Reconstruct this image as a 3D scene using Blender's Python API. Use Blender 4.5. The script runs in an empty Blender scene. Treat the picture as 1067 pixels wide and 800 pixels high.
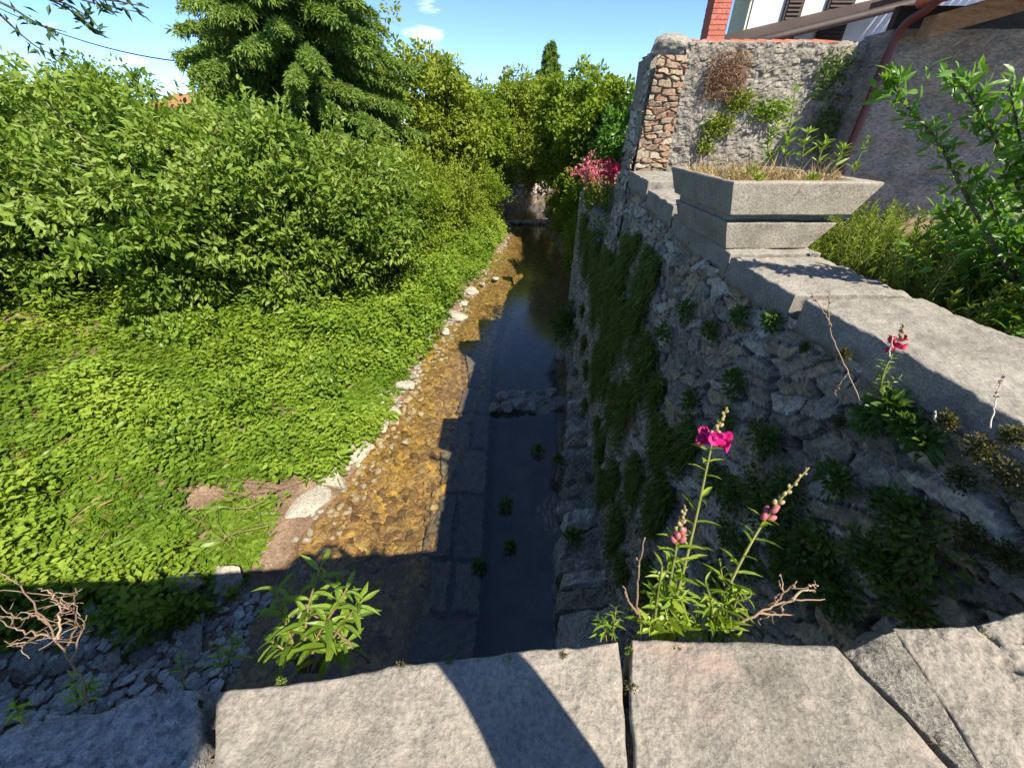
import bpy, bmesh, math, random
import numpy as np
from mathutils import Vector, Matrix, Euler

rng = np.random.default_rng(7)
random.seed(7)
R_ = math.radians
SC = bpy.context.scene
COL = SC.collection

# ------------------------------------------------------------------ camera, sky, sun, exposure
F_PX, CX, CY = 400.0, 533.5, 400.0
CAM_Z = 5.0
cam_data = bpy.data.cameras.new('camera')
cam = bpy.data.objects.new('camera', cam_data)
COL.objects.link(cam)
cam.location = (0, 0, CAM_Z)
cam.rotation_euler = Euler((R_(56.0), 0, R_(-0.65)), 'XYZ')
cam_data.sensor_width = 36.0
cam_data.lens = F_PX / 1067.0 * 36.0
cam_data.clip_start = 0.02
cam_data.clip_end = 2000
SC.camera = cam
CAM_M = np.array(cam.rotation_euler.to_matrix())

SUN_TO = Vector((0.52, -0.67, 1.0)).normalized()       # towards the sun: behind the camera, to the right
world = bpy.data.worlds.new('World')
SC.world = world
world.use_nodes = True
wn, wl = world.node_tree.nodes, world.node_tree.links
wn.clear()
sky = wn.new('ShaderNodeTexSky')
sky.sky_type = 'NISHITA'
sky.sun_disc = False
sky.sun_elevation = math.asin(SUN_TO.z)
sky.sun_rotation = math.atan2(SUN_TO.x, SUN_TO.y)
sky.altitude = 2200
sky.air_density = 0.62
sky.dust_density = 0.0
sky.ozone_density = 5.5
# a few small clouds low over the trees
tc = wn.new('ShaderNodeTexCoord')
mp = wn.new('ShaderNodeMapping'); mp.inputs['Scale'].default_value = (1, 1, 3.0)
wl.new(tc.outputs['Generated'], mp.inputs['Vector'])
cn = wn.new('ShaderNodeTexNoise'); cn.inputs['Scale'].default_value = 5.5; cn.inputs['Detail'].default_value = 8
cn.inputs['Roughness'].default_value = 0.6
wl.new(mp.outputs['Vector'], cn.inputs['Vector'])
cr = wn.new('ShaderNodeValToRGB'); cr.color_ramp.elements[0].position = 0.62; cr.color_ramp.elements[1].position = 0.74
cr.color_ramp.elements[1].color = (0.7, 0.7, 0.7, 1)
wl.new(cn.outputs['Fac'], cr.inputs['Fac'])
cm = wn.new('ShaderNodeMix'); cm.data_type = 'RGBA'
wl.new(cr.outputs['Color'], cm.inputs['Factor'])
wl.new(sky.outputs['Color'], cm.inputs['A'])
cm.inputs['B'].default_value = (6.5, 6.8, 7.2, 1)
bg = wn.new('ShaderNodeBackground'); bg.inputs['Strength'].default_value = 0.135
wl.new(cm.outputs['Result'], bg.inputs['Color'])
wo = wn.new('ShaderNodeOutputWorld'); wl.new(bg.outputs['Background'], wo.inputs['Surface'])

sun_data = bpy.data.lights.new('sun', 'SUN')
sun_data.energy = 4.7
sun_data.angle = R_(0.55)
sun_data.color = (1.0, 0.93, 0.80)
sun = bpy.data.objects.new('sun', sun_data)
COL.objects.link(sun)
sun.rotation_euler = (-SUN_TO).to_track_quat('-Z', 'Y').to_euler()
sun.location = (6, -8, 16)

SC.view_settings.view_transform = 'Standard'
SC.view_settings.look = 'None'
SC.view_settings.gamma = 1.0
SC.view_settings.use_curve_mapping = False
SC.view_settings.exposure = 1.28
SC.render.engine = 'CYCLES'
SC.cycles.max_bounces = 8
SC.cycles.diffuse_bounces = 3
SC.cycles.glossy_bounces = 3
SC.cycles.transmission_bounces = 4
SC.cycles.transparent_max_bounces = 8
SC.cycles.use_denoising = True

# ------------------------------------------------------------------ small helpers
def at(px, py, x=None, y=None, z=None):
    """The world point where the ray through photo pixel (px, py) meets the plane x=, y= or z=."""
    d = CAM_M @ np.array([(px - CX) / F_PX, -(py - CY) / F_PX, -1.0])
    if x is not None: k = x / d[0]
    elif y is not None: k = y / d[1]
    else: k = (z - CAM_Z) / d[2]
    return np.array([0, 0, CAM_Z]) + d * k

def nrm(v):
    v = np.asarray(v, float)
    return v / np.maximum(np.linalg.norm(v, axis=-1, keepdims=True), 1e-9)

def hsh(ix, iy, iz, seed=0):
    h = (ix.astype(np.int64) * 374761393 + iy.astype(np.int64) * 668265263 + iz.astype(np.int64) * 2147483647 + seed * 974634777) & 0xffffffff
    h = ((h ^ (h >> 13)) * 1274126177) & 0xffffffff
    h = ((h ^ (h >> 16)) * 2246822519) & 0xffffffff
    h = h ^ (h >> 15)
    return (h & 0xffffff) / float(0xffffff)

def vn(P, scale, seed=0):
    P = np.asarray(P, float) * scale
    I = np.floor(P).astype(np.int64); f = P - I
    f = f * f * (3 - 2 * f)
    r = 0
    for a in (0, 1):
        for b in (0, 1):
            for c in (0, 1):
                w = (f[..., 0] if a else 1 - f[..., 0]) * (f[..., 1] if b else 1 - f[..., 1]) * (f[..., 2] if c else 1 - f[..., 2])
                r = r + w * hsh(I[..., 0] + a, I[..., 1] + b, I[..., 2] + c, seed)
    return r * 2 - 1

def fbm(P, scale, octv=4, seed=0, gain=0.5):
    r = 0; a = 1.0
    for i in range(octv):
        r = r + a * vn(P, scale * 2 ** i, seed + i * 17)
        a *= gain
    return r

class MB:
    """Collects triangles with a per-vertex random value; builds ONE mesh object."""
    def __init__(s): s.V = []; s.F = []; s.A = []; s.B = []; s.n = 0
    def add(s, V, F, rnd=None, b=None):
        V = np.asarray(V, float).reshape(-1, 3); F = np.asarray(F, np.int64).reshape(-1, 3)
        s.V.append(V); s.F.append(F + s.n)
        if rnd is None: rnd = 0.5
        s.A.append(np.broadcast_to(np.asarray(rnd, float), (len(V),)))
        s.B.append(np.broadcast_to(np.asarray(0.0 if b is None else b, float), (len(V),)))
        s.n += len(V)
        return s
    def tube(s, pts, rad, k=6, rnd=None, cap=True):
        pts = np.asarray(pts, float); m = len(pts)
        rad = np.broadcast_to(np.asarray(rad, float), (m,))
        T = nrm(np.gradient(pts, axis=0))
        up = np.array([0.31, 0.17, 0.93])
        if abs(T.mean(0) @ up) > 0.9 * np.linalg.norm(T.mean(0)): up = np.array([1.0, 0.1, 0.0])
        A = nrm(np.cross(T, up)); B = np.cross(T, A)
        th = np.linspace(0, 2 * np.pi, k, endpoint=False)
        V = pts[:, None] + rad[:, None, None] * (np.cos(th)[None, :, None] * A[:, None] + np.sin(th)[None, :, None] * B[:, None])
        V = V.reshape(-1, 3)
        i = np.arange(m - 1)[:, None] * k; j = np.arange(k)[None]; j2 = (j + 1) % k
        q = np.stack([i + j, i + j2, i + k + j2, i + k + j], -1).reshape(-1, 4)
        F = np.concatenate([q[:, [0, 1, 2]], q[:, [0, 2, 3]]])
        if cap:
            V = np.concatenate([V, pts[:1], pts[-1:]])
            a0, a1 = m * k, m * k + 1
            c0 = np.stack([np.full(k, a0), np.arange(k)[::1], (np.arange(k) + 1) % k], -1)[:, [0, 2, 1]]
            c1 = np.stack([np.full(k, a1), (m - 1) * k + np.arange(k), (m - 1) * k + (np.arange(k) + 1) % k], -1)
            F = np.concatenate([F, c0, c1])
        return s.add(V, F, rnd)
    def leaves(s, tpl, P, D, N, L, W, rnd):
        TV, TF = tpl
        P = np.asarray(P, float); n = len(P)
        if n == 0: return s
        D = nrm(D); S = nrm(np.cross(D, N)); N = np.cross(S, D)
        L = np.broadcast_to(np.asarray(L, float), (n,)); W = np.broadcast_to(np.asarray(W, float), (n,))
        V = (P[:, None] + TV[None, :, 0, None] * (L[:, None] * D)[:, None] + TV[None, :, 1, None] * (W[:, None] * S)[:, None]
             + TV[None, :, 2, None] * (L[:, None] * N)[:, None])
        F = TF[None] + (np.arange(n) * len(TV))[:, None, None]
        return s.add(V, F, np.repeat(np.broadcast_to(rnd, (n,)), len(TV)))
    def box(s, lo, hi, rnd=None):
        lo = np.array(lo, float); hi = np.array(hi, float)
        V = np.array([[(lo, hi)[a][0], (lo, hi)[b][1], (lo, hi)[c][2]] for a in (0, 1) for b in (0, 1) for c in (0, 1)])
        return s.add(V, BOXF, rnd)
    def hexa(s, bottom, top, rnd=None):
        """bottom and top: four points each, counter-clockwise from above"""
        V = np.array(list(bottom) + list(top), float)
        F = []
        for i in range(4):
            j = (i + 1) % 4
            F += [[i, j, 4 + j], [i, 4 + j, 4 + i]]
        F += [[0, 2, 1], [0, 3, 2], [4, 5, 6], [4, 6, 7]]
        return s.add(V, F, rnd)
    def build(s, name, mat, parent=None, smooth=False):
        V = np.concatenate(s.V); F = np.concatenate(s.F); A = np.concatenate(s.A); B = np.concatenate(s.B)
        if parent is not None: V = V - np.array(parent.location)
        me = bpy.data.meshes.new(name)
        me.vertices.add(len(V)); me.vertices.foreach_set('co', V.astype(np.float32).ravel())
        me.loops.add(len(F) * 3); me.loops.foreach_set('vertex_index', F.astype(np.int32).ravel())
        me.polygons.add(len(F))
        me.polygons.foreach_set('loop_start', np.arange(0, len(F) * 3, 3, dtype=np.int32))
        me.polygons.foreach_set('loop_total', np.full(len(F), 3, np.int32))
        me.polygons.foreach_set('use_smooth', np.full(len(F), smooth))
        at_ = me.attributes.new('rnd', 'FLOAT', 'POINT'); at_.data.foreach_set('value', A.astype(np.float32))
        if np.any(B):
            at2 = me.attributes.new('gap', 'FLOAT', 'POINT'); at2.data.foreach_set('value', B.astype(np.float32))
        me.update(calc_edges=True); me.validate()
        me.materials.append(mat)
        o = bpy.data.objects.new(name, me); COL.objects.link(o)
        if parent is not None: o.parent = parent
        return o

BOXF = np.array([[0, 1, 3], [0, 3, 2], [4, 6, 7], [4, 7, 5], [0, 4, 5], [0, 5, 1], [2, 3, 7], [2, 7, 6], [0, 2, 6], [0, 6, 4], [1, 5, 7], [1, 7, 3]])

def tag(o, label=None, cat=None, group=None, kind=None):
    if label: o['label'] = label
    if cat: o['category'] = cat
    if group: o['group'] = group
    if kind: o['kind'] = kind
    return o

def thing(name, loc, label, cat, group=None):
    o = bpy.data.objects.new(name, None); COL.objects.link(o)
    o.location = tuple(float(v) for v in loc)
    o.empty_display_size = 0.1
    return tag(o, label, cat, group)

def copy_tree(root, loc, rz=0.0, scale=(1, 1, 1), label=None, group=None):
    r = root.copy(); COL.objects.link(r)
    r.location = loc; r.rotation_euler = (0, 0, rz); r.scale = scale
    if label: r['label'] = label
    if group: r['group'] = group
    for ch in list(root.children):
        c = ch.copy(); COL.objects.link(c); c.parent = r
        for g in list(ch.children):
            d = g.copy(); COL.objects.link(d); d.parent = c
    return r

# leaf templates: u along the leaf, v across, w up
def T_(v, f): return (np.array(v, float), np.array(f, int))
LEAF = T_([(0, 0, 0), (.42, .5, .07), (1, 0, -.08), (.42, -.5, .07)], [(0, 1, 2), (0, 2, 3)])
def lance_tpl(droop=0.3, fold=0.06):
    us = [0.16, 0.42, 0.7]; hw = [0.3, 0.5, 0.36]
    V = [(0, 0, 0)]
    for u, h in zip(us, hw):
        w = -droop * u * u
        V += [(u, h, w + fold), (u, 0, w), (u, -h, w + fold)]
    V.append((1, 0, -droop))
    F = [(0, 1, 2), (0, 2, 3)]
    for r in (0, 1):
        b = 1 + 3 * r
        F += [(b, b + 3, b + 4), (b, b + 4, b + 1), (b + 1, b + 4, b + 5), (b + 1, b + 5, b + 2)]
    F += [(7, 10, 8), (8, 10, 9)]
    return T_(V, F)
LANCE = lance_tpl()
LANCE_FLAT = lance_tpl(0.12, 0.05)
FIG = T_([(.12, 0, 0), (-.02, .2, .03), (.2, .5, .0), (.4, .2, .05), (.72, .34, -.04), (.66, .1, .02), (1, 0, -.12),
          (.66, -.1, .02), (.72, -.34, -.04), (.4, -.2, .05), (.2, -.5, .0), (-.02, -.2, .03)],
         [(0, 1, 2), (0, 2, 3), (0, 3, 4), (0, 4, 5), (0, 5, 6), (0, 6, 7), (0, 7, 8), (0, 8, 9), (0, 9, 10), (0, 10, 11)])
OVAL = T_([(0, 0, 0), (.25, .42, .05), (.6, .45, .03), (1, 0, -.1), (.6, -.45, .03), (.25, -.42, .05), (.5, 0, -.02)],
          [(0, 1, 6), (1, 2, 6), (2, 3, 6), (3, 4, 6), (4, 5, 6), (5, 0, 6)])
BLADE = T_([(0, .5, 0), (0, -.5, 0), (.5, .38, .06), (.5, -.38, .06), (1, 0, -.12)], [(0, 1, 3), (0, 3, 2), (2, 3, 4)])

# ------------------------------------------------------------------ materials
def newmat(name):
    m = bpy.data.materials.new(name); m.use_nodes = True
    nt = m.node_tree; nt.nodes.clear()
    return m, nt.nodes, nt.links

def ramp(n, cols, interp='LINEAR'):
    r = n.new('ShaderNodeValToRGB'); cr_ = r.color_ramp; cr_.interpolation = interp
    while len(cr_.elements) < len(cols): cr_.elements.new(0.5)
    for i, c in enumerate(cols):
        if len(c) == 4: p, c = c[0], c[1:]
        else: p = i / (len(cols) - 1)
        cr_.elements[i].position = p
    for i, c in enumerate(cols):
        cr_.elements[i].color = (*c[-3:], 1)
    return r

def noise(n, l, co, scale, detail=5, rough=0.6):
    t = n.new('ShaderNodeTexNoise'); t.inputs['Scale'].default_value = scale
    t.inputs['Detail'].default_value = detail; t.inputs['Roughness'].default_value = rough
    l.new(co, t.inputs['Vector'])
    return t.outputs['Fac']

def mixc(n, l, fac, a, b, mode='MIX'):
    m = n.new('ShaderNodeMix'); m.data_type = 'RGBA'; m.blend_type = mode
    for sock, v in (('Factor', fac), ('A', a), ('B', b)):
        if hasattr(v, 'is_linked'): l.new(v, m.inputs[sock])
        elif isinstance(v, (int, float)): m.inputs[sock].default_value = v
        else: m.inputs[sock].default_value = (*v, 1)
    return m.outputs['Result']

def thr(n, l, v, lo, hi):
    m = n.new('ShaderNodeMapRange'); m.inputs['From Min'].default_value = lo; m.inputs['From Max'].default_value = hi
    l.new(v, m.inputs['Value'])
    return m.outputs['Result']

def attr(n, name):
    a = n.new('ShaderNodeAttribute'); a.attribute_name = name
    return a.outputs['Fac']

def leafmat(name, cols, trans=0.35, rough=0.5, spec=0.35, tcol=None):
    m, n, l = newmat(name)
    r = ramp(n, cols); l.new(attr(n, 'rnd'), r.inputs['Fac'])
    p = n.new('ShaderNodeBsdfPrincipled'); p.inputs['Roughness'].default_value = rough
    p.inputs['Specular IOR Level'].default_value = spec
    l.new(r.outputs['Color'], p.inputs['Base Color'])
    t = n.new('ShaderNodeBsdfTranslucent')
    l.new(mixc(n, l, 1.0, r.outputs['Color'], tcol or (1.4, 1.4, 0.6), 'MULTIPLY'), t.inputs['Color'])
    mx = n.new('ShaderNodeMixShader'); mx.inputs['Fac'].default_value = trans
    l.new(p.outputs['BSDF'], mx.inputs[1]); l.new(t.outputs['BSDF'], mx.inputs[2])
    o = n.new('ShaderNodeOutputMaterial'); l.new(mx.outputs['Shader'], o.inputs['Surface'])
    return m

def stonemat(name, cols, scale=3.0, rough=0.9, bump=0.4, bscale=60, use_rnd=0.0, gapcol=None, lichen=None, dark=None, stretch=None, spots=None, bdist=0.01, grain=.7):
    """cols by noise; use_rnd>0: the ramp is read partly by the per-stone value; gapcol: colour in the joints ('gap');
    lichen / dark: (colour, scale, lo, hi) patches"""
    m, n, l = newmat(name)
    co = n.new('ShaderNodeTexCoord').outputs['Object']
    if stretch:
        mp_ = n.new('ShaderNodeMapping'); mp_.inputs['Scale'].default_value = stretch; l.new(co, mp_.inputs['Vector']); co = mp_.outputs['Vector']
    nz = noise(n, l, co, scale, 6, 0.65)
    fac = thr(n, l, nz, 0.3, 0.7)
    if use_rnd:
        mm = n.new('ShaderNodeMix'); mm.data_type = 'FLOAT'; mm.inputs['Factor'].default_value = use_rnd
        l.new(fac, mm.inputs['A']); l.new(attr(n, 'rnd'), mm.inputs['B']); fac = mm.outputs['Result']
    r = ramp(n, cols); l.new(fac, r.inputs['Fac'])
    c = r.outputs['Color']
    fine = noise(n, l, co, bscale, 6, 0.7)
    c = mixc(n, l, grain, c, ramp_of(n, l, fine, [(0.36, .42, .42, .42), (0.5, 1, 1, 1), (0.66, 1.6, 1.58, 1.52)]), 'MULTIPLY')
    for spec_ in (lichen, dark, spots):
        if spec_:
            colr, s_, lo, hi = spec_
            c = mixc(n, l, thr(n, l, noise(n, l, co, s_, 7, 0.7), lo, hi), c, colr)
    if gapcol: c = mixc(n, l, attr(n, 'gap'), c, gapcol)
    p = n.new('ShaderNodeBsdfPrincipled'); p.inputs['Roughness'].default_value = rough
    p.inputs['Specular IOR Level'].default_value = 0.2
    l.new(c, p.inputs['Base Color'])
    b = n.new('ShaderNodeBump'); b.inputs['Strength'].default_value = bump; b.inputs['Distance'].default_value = bdist
    l.new(fine, b.inputs['Height'])
    b2 = n.new('ShaderNodeBump'); b2.inputs['Strength'].default_value = bump; b2.inputs['Distance'].default_value = bdist * 3
    l.new(nz, b2.inputs['Height']); l.new(b.outputs['Normal'], b2.inputs['Normal'])
    l.new(b2.outputs['Normal'], p.inputs['Normal'])
    o = n.new('ShaderNodeOutputMaterial'); l.new(p.outputs['BSDF'], o.inputs['Surface'])
    return m

def ramp_of(n, l, v, cols):
    r = ramp(n, cols); l.new(v, r.inputs['Fac'])
    return r.outputs['Color']

M = {}
# stone and masonry
M['parapet'] = stonemat('parapet_stone', [(.16, .142, .115), (.22, .198, .162), (.26, .23, .188), (.30, .27, .22)], 4, .92, .8, 130, bdist=.006, grain=.55,
                        lichen=((.34, .31, .255), 7, .57, .66), dark=((.29, .205, .16), 3.5, .58, .72), spots=((.09, .085, .08), 60, .66, .74))
M['parapet_rough'] = stonemat('rough_parapet_stone', [(.28, .265, .235), (.44, .415, .37), (.58, .55, .50)], 12, .95, 1.0, 80, bdist=.014,
                              dark=((.14, .135, .13), 28, .56, .68))
M['mortar'] = stonemat('mortar', [(.20, .18, .145), (.28, .255, .21), (.34, .315, .265)], 40, .95, .8, 160, bdist=.006, dark=((.16, .14, .12), 30, .6, .72))
M['coping'] = stonemat('coping_stone', [(.165, .148, .125), (.22, .20, .168), (.27, .245, .205)], 4, .9, .5, 90, bdist=.004,
                       stretch=(2.5, 1, 2), dark=((.17, .16, .15), 14, .6, .72))
M['rubble'] = stonemat('rubble_wall_stone', [(.11, .095, .072), (.33, .295, .23), (.20, .172, .132), (.38, .29, .18), (.16, .14, .11), (.46, .41, .33), (.27, .185, .11)], 7, .92, .8, 38,
                       use_rnd=.85, gapcol=(.04, .036, .027), lichen=((.56, .54, .48), 8, .60, .68), dark=((.085, .08, .065), 4, .62, .74), bdist=.012, grain=.75)
M['rubble_pale'] = stonemat('pale_garden_wall', [(.155, .13, .10), (.235, .205, .165), (.30, .268, .22), (.19, .15, .105)], 9, .95, 1.0, 55,
                            use_rnd=.5, gapcol=(.19, .175, .15), lichen=((.30, .285, .25), 14, .60, .68), dark=((.13, .12, .11), 9, .60, .72), bdist=.015)
M['quoin'] = stonemat('brown_stone_quoin', [(.15, .105, .068), (.27, .21, .135), (.21, .10, .06), (.31, .26, .18), (.24, .14, .085), (.34, .29, .205), (.26, .21, .145)], 12, .9, .6, 60,
                      use_rnd=.85, gapcol=(.09, .075, .06), bdist=.008)
M['planter'] = stonemat('planter_stone', [(.17, .15, .118), (.235, .208, .163), (.285, .25, .198)], 5, .88, .6, 110, bdist=.003, dark=((.19, .18, .165), 10, .58, .72),
                        spots=((.14, .13, .12), 70, .68, .76))
M['rock'] = stonemat('river_rock', [(.16, .15, .13), (.26, .24, .20), (.35, .315, .255)], 3, .88, .6, 30, use_rnd=.6, bdist=.01, dark=((.14, .135, .125), 7, .6, .75))
M['river_block'] = stonemat('river_block', [(.14, .125, .10), (.24, .215, .175), (.34, .31, .255)], 5, .85, .8, 35, use_rnd=.4, bdist=.012, dark=((.09, .08, .06), 6, .55, .68))
M['rock_wet'] = stonemat('dark_river_rock', [(.06, .055, .05), (.11, .10, .085), (.17, .155, .125)], 6, .6, .7, 30, use_rnd=.5, bdist=.012, dark=((.06, .055, .05), 7, .55, .7))
M['plaster'] = stonemat('grey_plaster', [(.17, .15, .12), (.255, .228, .185), (.32, .29, .24)], 2.2, .95, .9, 22, bdist=.02,
                        stretch=(1, 1, 2.5), dark=((.10, .10, .10), 5, .6, .74))
M['soil'] = stonemat('bank_soil', [(.09, .058, .036), (.17, .115, .075), (.26, .185, .13)], 2.5, .97, .8, 30, bdist=.02, lichen=((.36, .28, .21), 3, .6, .75))
M['garden_soil'] = stonemat('garden_soil', [(.06, .045, .03), (.11, .08, .055), (.16, .12, .08)], 6, .97, .8, 40, bdist=.01)
M['white_wall'] = stonemat('white_render', [(.48, .49, .50), (.54, .55, .555), (.58, .58, .58)], 2, .9, .1, 60, bdist=.002)
M['yellow_wall'] = stonemat('cream_render', [(.58, .54, .38), (.66, .62, .45)], 2, .9, .1, 60, bdist=.002)
M['roof_tile'] = stonemat('clay_tile', [(.28, .085, .05), (.38, .13, .075), (.45, .19, .11)], 8, .85, .4, 40, use_rnd=.5, bdist=.005)
M['brick'] = stonemat('chimney_brick', [(.34, .10, .07), (.44, .15, .10)], 6, .85, .3, 50, bdist=.004)
M['dark_wood'] = stonemat('dark_wood', [(.045, .032, .025), (.07, .05, .04)], 3, .7, .4, 40, stretch=(1, 8, 8), bdist=.004)
M['beam_wood'] = stonemat('beam_wood', [(.17, .095, .05), (.27, .16, .085), (.34, .22, .125)], 4, .8, .4, 50, stretch=(1, 9, 9), bdist=.004)
M['bark'] = stonemat('bark', [(.07, .055, .04), (.13, .10, .075), (.19, .16, .13)], 9, .95, .8, 50, stretch=(2, 2, .5), bdist=.02)
M['pale_bark'] = stonemat('pale_bark', [(.17, .14, .11), (.27, .23, .19), (.36, .32, .27)], 9, .9, .6, 50, bdist=.01)
M['far_stone'] = stonemat('far_stone', [(.26, .225, .21), (.36, .31, .29), (.42, .375, .35)], 1.2, .95, .8, 6, bdist=.1, dark=((.12, .10, .09), 2.0, .55, .7))

def paint(name, c, rough=0.35, metal=0.0):
    m, n, l = newmat(name)
    co = n.new('ShaderNodeTexCoord').outputs['Object']
    p = n.new('ShaderNodeBsdfPrincipled'); p.inputs['Roughness'].default_value = rough; p.inputs['Metallic'].default_value = metal
    l.new(mixc(n, l, thr(n, l, noise(n, l, co, 14, 5), .3, .75), c, tuple(v * .6 for v in c)), p.inputs['Base Color'])
    o = n.new('ShaderNodeOutputMaterial'); l.new(p.outputs['BSDF'], o.inputs['Surface'])
    return m
M['copper'] = paint('red_brown_metal', (.12, .018, .013), .5)
M['orange_paint'] = paint('orange_fascia', (.42, .09, .035), .5)
M['gutter'] = paint('brown_gutter', (.06, .035, .03), .75)
M['cable'] = paint('cable_rubber', (.02, .02, .022), .6)
M['glass_dark'] = paint('window_pane', (.03, .035, .04), .1)

# leaves
M['fig'] = leafmat('fig_leaf', [(.05, .10, .012), (.11, .18, .020), (.185, .265, .034), (.27, .34, .09)], .40, .55, .18)
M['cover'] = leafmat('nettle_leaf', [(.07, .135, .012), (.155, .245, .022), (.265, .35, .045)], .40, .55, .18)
M['conifer'] = leafmat('conifer_needles', [(.05, .10, .018), (.115, .19, .03), (.19, .275, .05)], .28, .6, .2)
M['leaf_yellow'] = leafmat('yellow_green_leaf', [(.11, .155, .015), (.18, .235, .022), (.26, .30, .04)], .38, .55, .18)
M['leaf_mid'] = leafmat('mid_green_leaf', [(.08, .14, .012), (.15, .22, .018), (.225, .295, .03)], .40, .55, .18)
M['leaf_dark'] = leafmat('dark_green_leaf', [(.022, .055, .012), (.04, .085, .018), (.065, .115, .025)], .3, .5, .3)
M['laurel'] = leafmat('shrub_leaf', [(.05, .13, .015), (.085, .19, .02), (.13, .25, .028)], .38, .4, .45)
M['rosemary'] = leafmat('heath_needles', [(.08, .13, .016), (.15, .21, .022), (.22, .28, .035)], .3, .55, .25)
M['snap_leaf'] = leafmat('snapdragon_leaf', [(.13, .21, .016), (.20, .29, .024), (.28, .35, .04)], .4, .45, .35)
M['weed'] = leafmat('weed_leaf', [(.09, .17, .018), (.16, .25, .026), (.23, .32, .04)], .4, .42, .4)
M['weed_dark'] = leafmat('dark_weed_leaf', [(.045, .09, .016), (.08, .145, .022), (.125, .19, .034)], .35, .45, .35)
M['moss'] = leafmat('hanging_moss', [(.06, .09, .018), (.12, .165, .03), (.19, .235, .05)], .25, .7, .1)
M['sedum'] = leafmat('sedum', [(.05, .05, .018), (.085, .08, .022), (.12, .12, .03), (.10, .05, .035)], .25, .6, .2)
M['dry_grass'] = leafmat('dry_grass', [(.26, .19, .08), (.38, .28, .13), (.46, .36, .18)], .3, .7, .1, (1.1, 1.05, .8))
M['dry_red'] = leafmat('dry_red_heath', [(.17, .10, .06), (.28, .17, .10), (.36, .24, .15)], .2, .8, .1, (1.1, 1.0, .8))
M['dry_stem'] = leafmat('dry_stem', [(.15, .095, .06), (.26, .18, .115), (.36, .27, .185)], .05, .75, .15, (1, 1, 1))
M['pale_stem'] = leafmat('pale_dry_stem', [(.40, .33, .26), (.55, .48, .40)], .05, .75, .15, (1, 1, 1))
M['green_stem'] = leafmat('green_stem', [(.12, .16, .035), (.18, .18, .05), (.22, .15, .06)], .1, .5, .3, (1, 1, 1))
M['magenta'] = leafmat('magenta_petal', [(.36, .005, .09), (.55, .012, .17), (.68, .03, .26)], .4, .5, .3, (1.2, .9, 1.1))
M['pink'] = leafmat('pink_petal', [(.55, .07, .13), (.68, .14, .20), (.75, .24, .28)], .4, .5, .3, (1.2, 1, 1))
M['red_petal'] = leafmat('crimson_petal', [(.5, .012, .05), (.62, .02, .09), (.72, .05, .14)], .4, .5, .3, (1.2, 1, 1))
M['rose_bud'] = leafmat('rose_bud', [(.40, .09, .12), (.46, .17, .16), (.45, .30, .18)], .25, .5, .3, (1.1, 1, .9))
M['bud'] = leafmat('green_bud', [(.32, .26, .10), (.38, .31, .14), (.36, .22, .15)], .25, .5, .3, (1.1, 1, .8))
M['lilac'] = leafmat('lilac_petal', [(.18, .14, .42), (.28, .22, .55)], .3, .5, .3, (1, 1, 1.1))

# stream bed
def bed_mat():
    m, n, l = newmat('stream_bed_pebbles')
    co = n.new('ShaderNodeTexCoord').outputs['Object']
    w = n.new('ShaderNodeTexNoise'); w.inputs['Scale'].default_value = 5; w.inputs['Detail'].default_value = 3; l.new(co, w.inputs['Vector'])
    wc = mixc(n, l, .12, co, w.outputs['Color'], 'LINEAR_LIGHT')
    def vor(s, feat='F1'):
        v = n.new('ShaderNodeTexVoronoi'); v.inputs['Scale'].default_value = s; v.feature = feat; l.new(wc, v.inputs['Vector']); return v
    v1, v2 = vor(11), vor(26)
    sep1 = n.new('ShaderNodeSeparateColor'); l.new(v1.outputs['Color'], sep1.inputs['Color'])
    sep2 = n.new('ShaderNodeSeparateColor'); l.new(v2.outputs['Color'], sep2.inputs['Color'])
    cols = [(.05, .026, .009), (.13, .072, .022), (.22, .135, .038), (.34, .225, .06), (.14, .085, .035), (.40, .31, .11)]
    ca = ramp_of(n, l, sep1.outputs['Red'], cols); cb = ramp_of(n, l, sep2.outputs['Green'], cols)
    c = mixc(n, l, thr(n, l, noise(n, l, co, 2.5), .4, .6), ca, cb)
    big = noise(n, l, co, 1.1, 5)
    c = mixc(n, l, thr(n, l, big, .50, .70), c, (.115, .068, .028))
    c = mixc(n, l, thr(n, l, noise(n, l, co, 2.6, 5), .58, .70), c, (.44, .30, .06))
    c = mixc(n, l, .7, c, ramp_of(n, l, noise(n, l, co, 30, 6), [(.3, .4, .4, .4), (.55, 1, 1, 1), (.75, 1.5, 1.45, 1.3)]), 'MULTIPLY')
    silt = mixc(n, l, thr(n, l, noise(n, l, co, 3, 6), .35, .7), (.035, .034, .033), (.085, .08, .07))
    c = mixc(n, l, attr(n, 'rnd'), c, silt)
    p = n.new('ShaderNodeBsdfPrincipled'); p.inputs['Roughness'].default_value = .7; l.new(c, p.inputs['Base Color'])
    b = n.new('ShaderNodeBump'); b.inputs['Strength'].default_value = .8; b.inputs['Distance'].default_value = .014
    b.invert = True
    l.new(v2.outputs['Distance'], b.inputs['Height']); l.new(b.outputs['Normal'], p.inputs['Normal'])
    o = n.new('ShaderNodeOutputMaterial'); l.new(p.outputs['BSDF'], o.inputs['Surface'])
    return m
M['bed'] = bed_mat()

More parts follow.
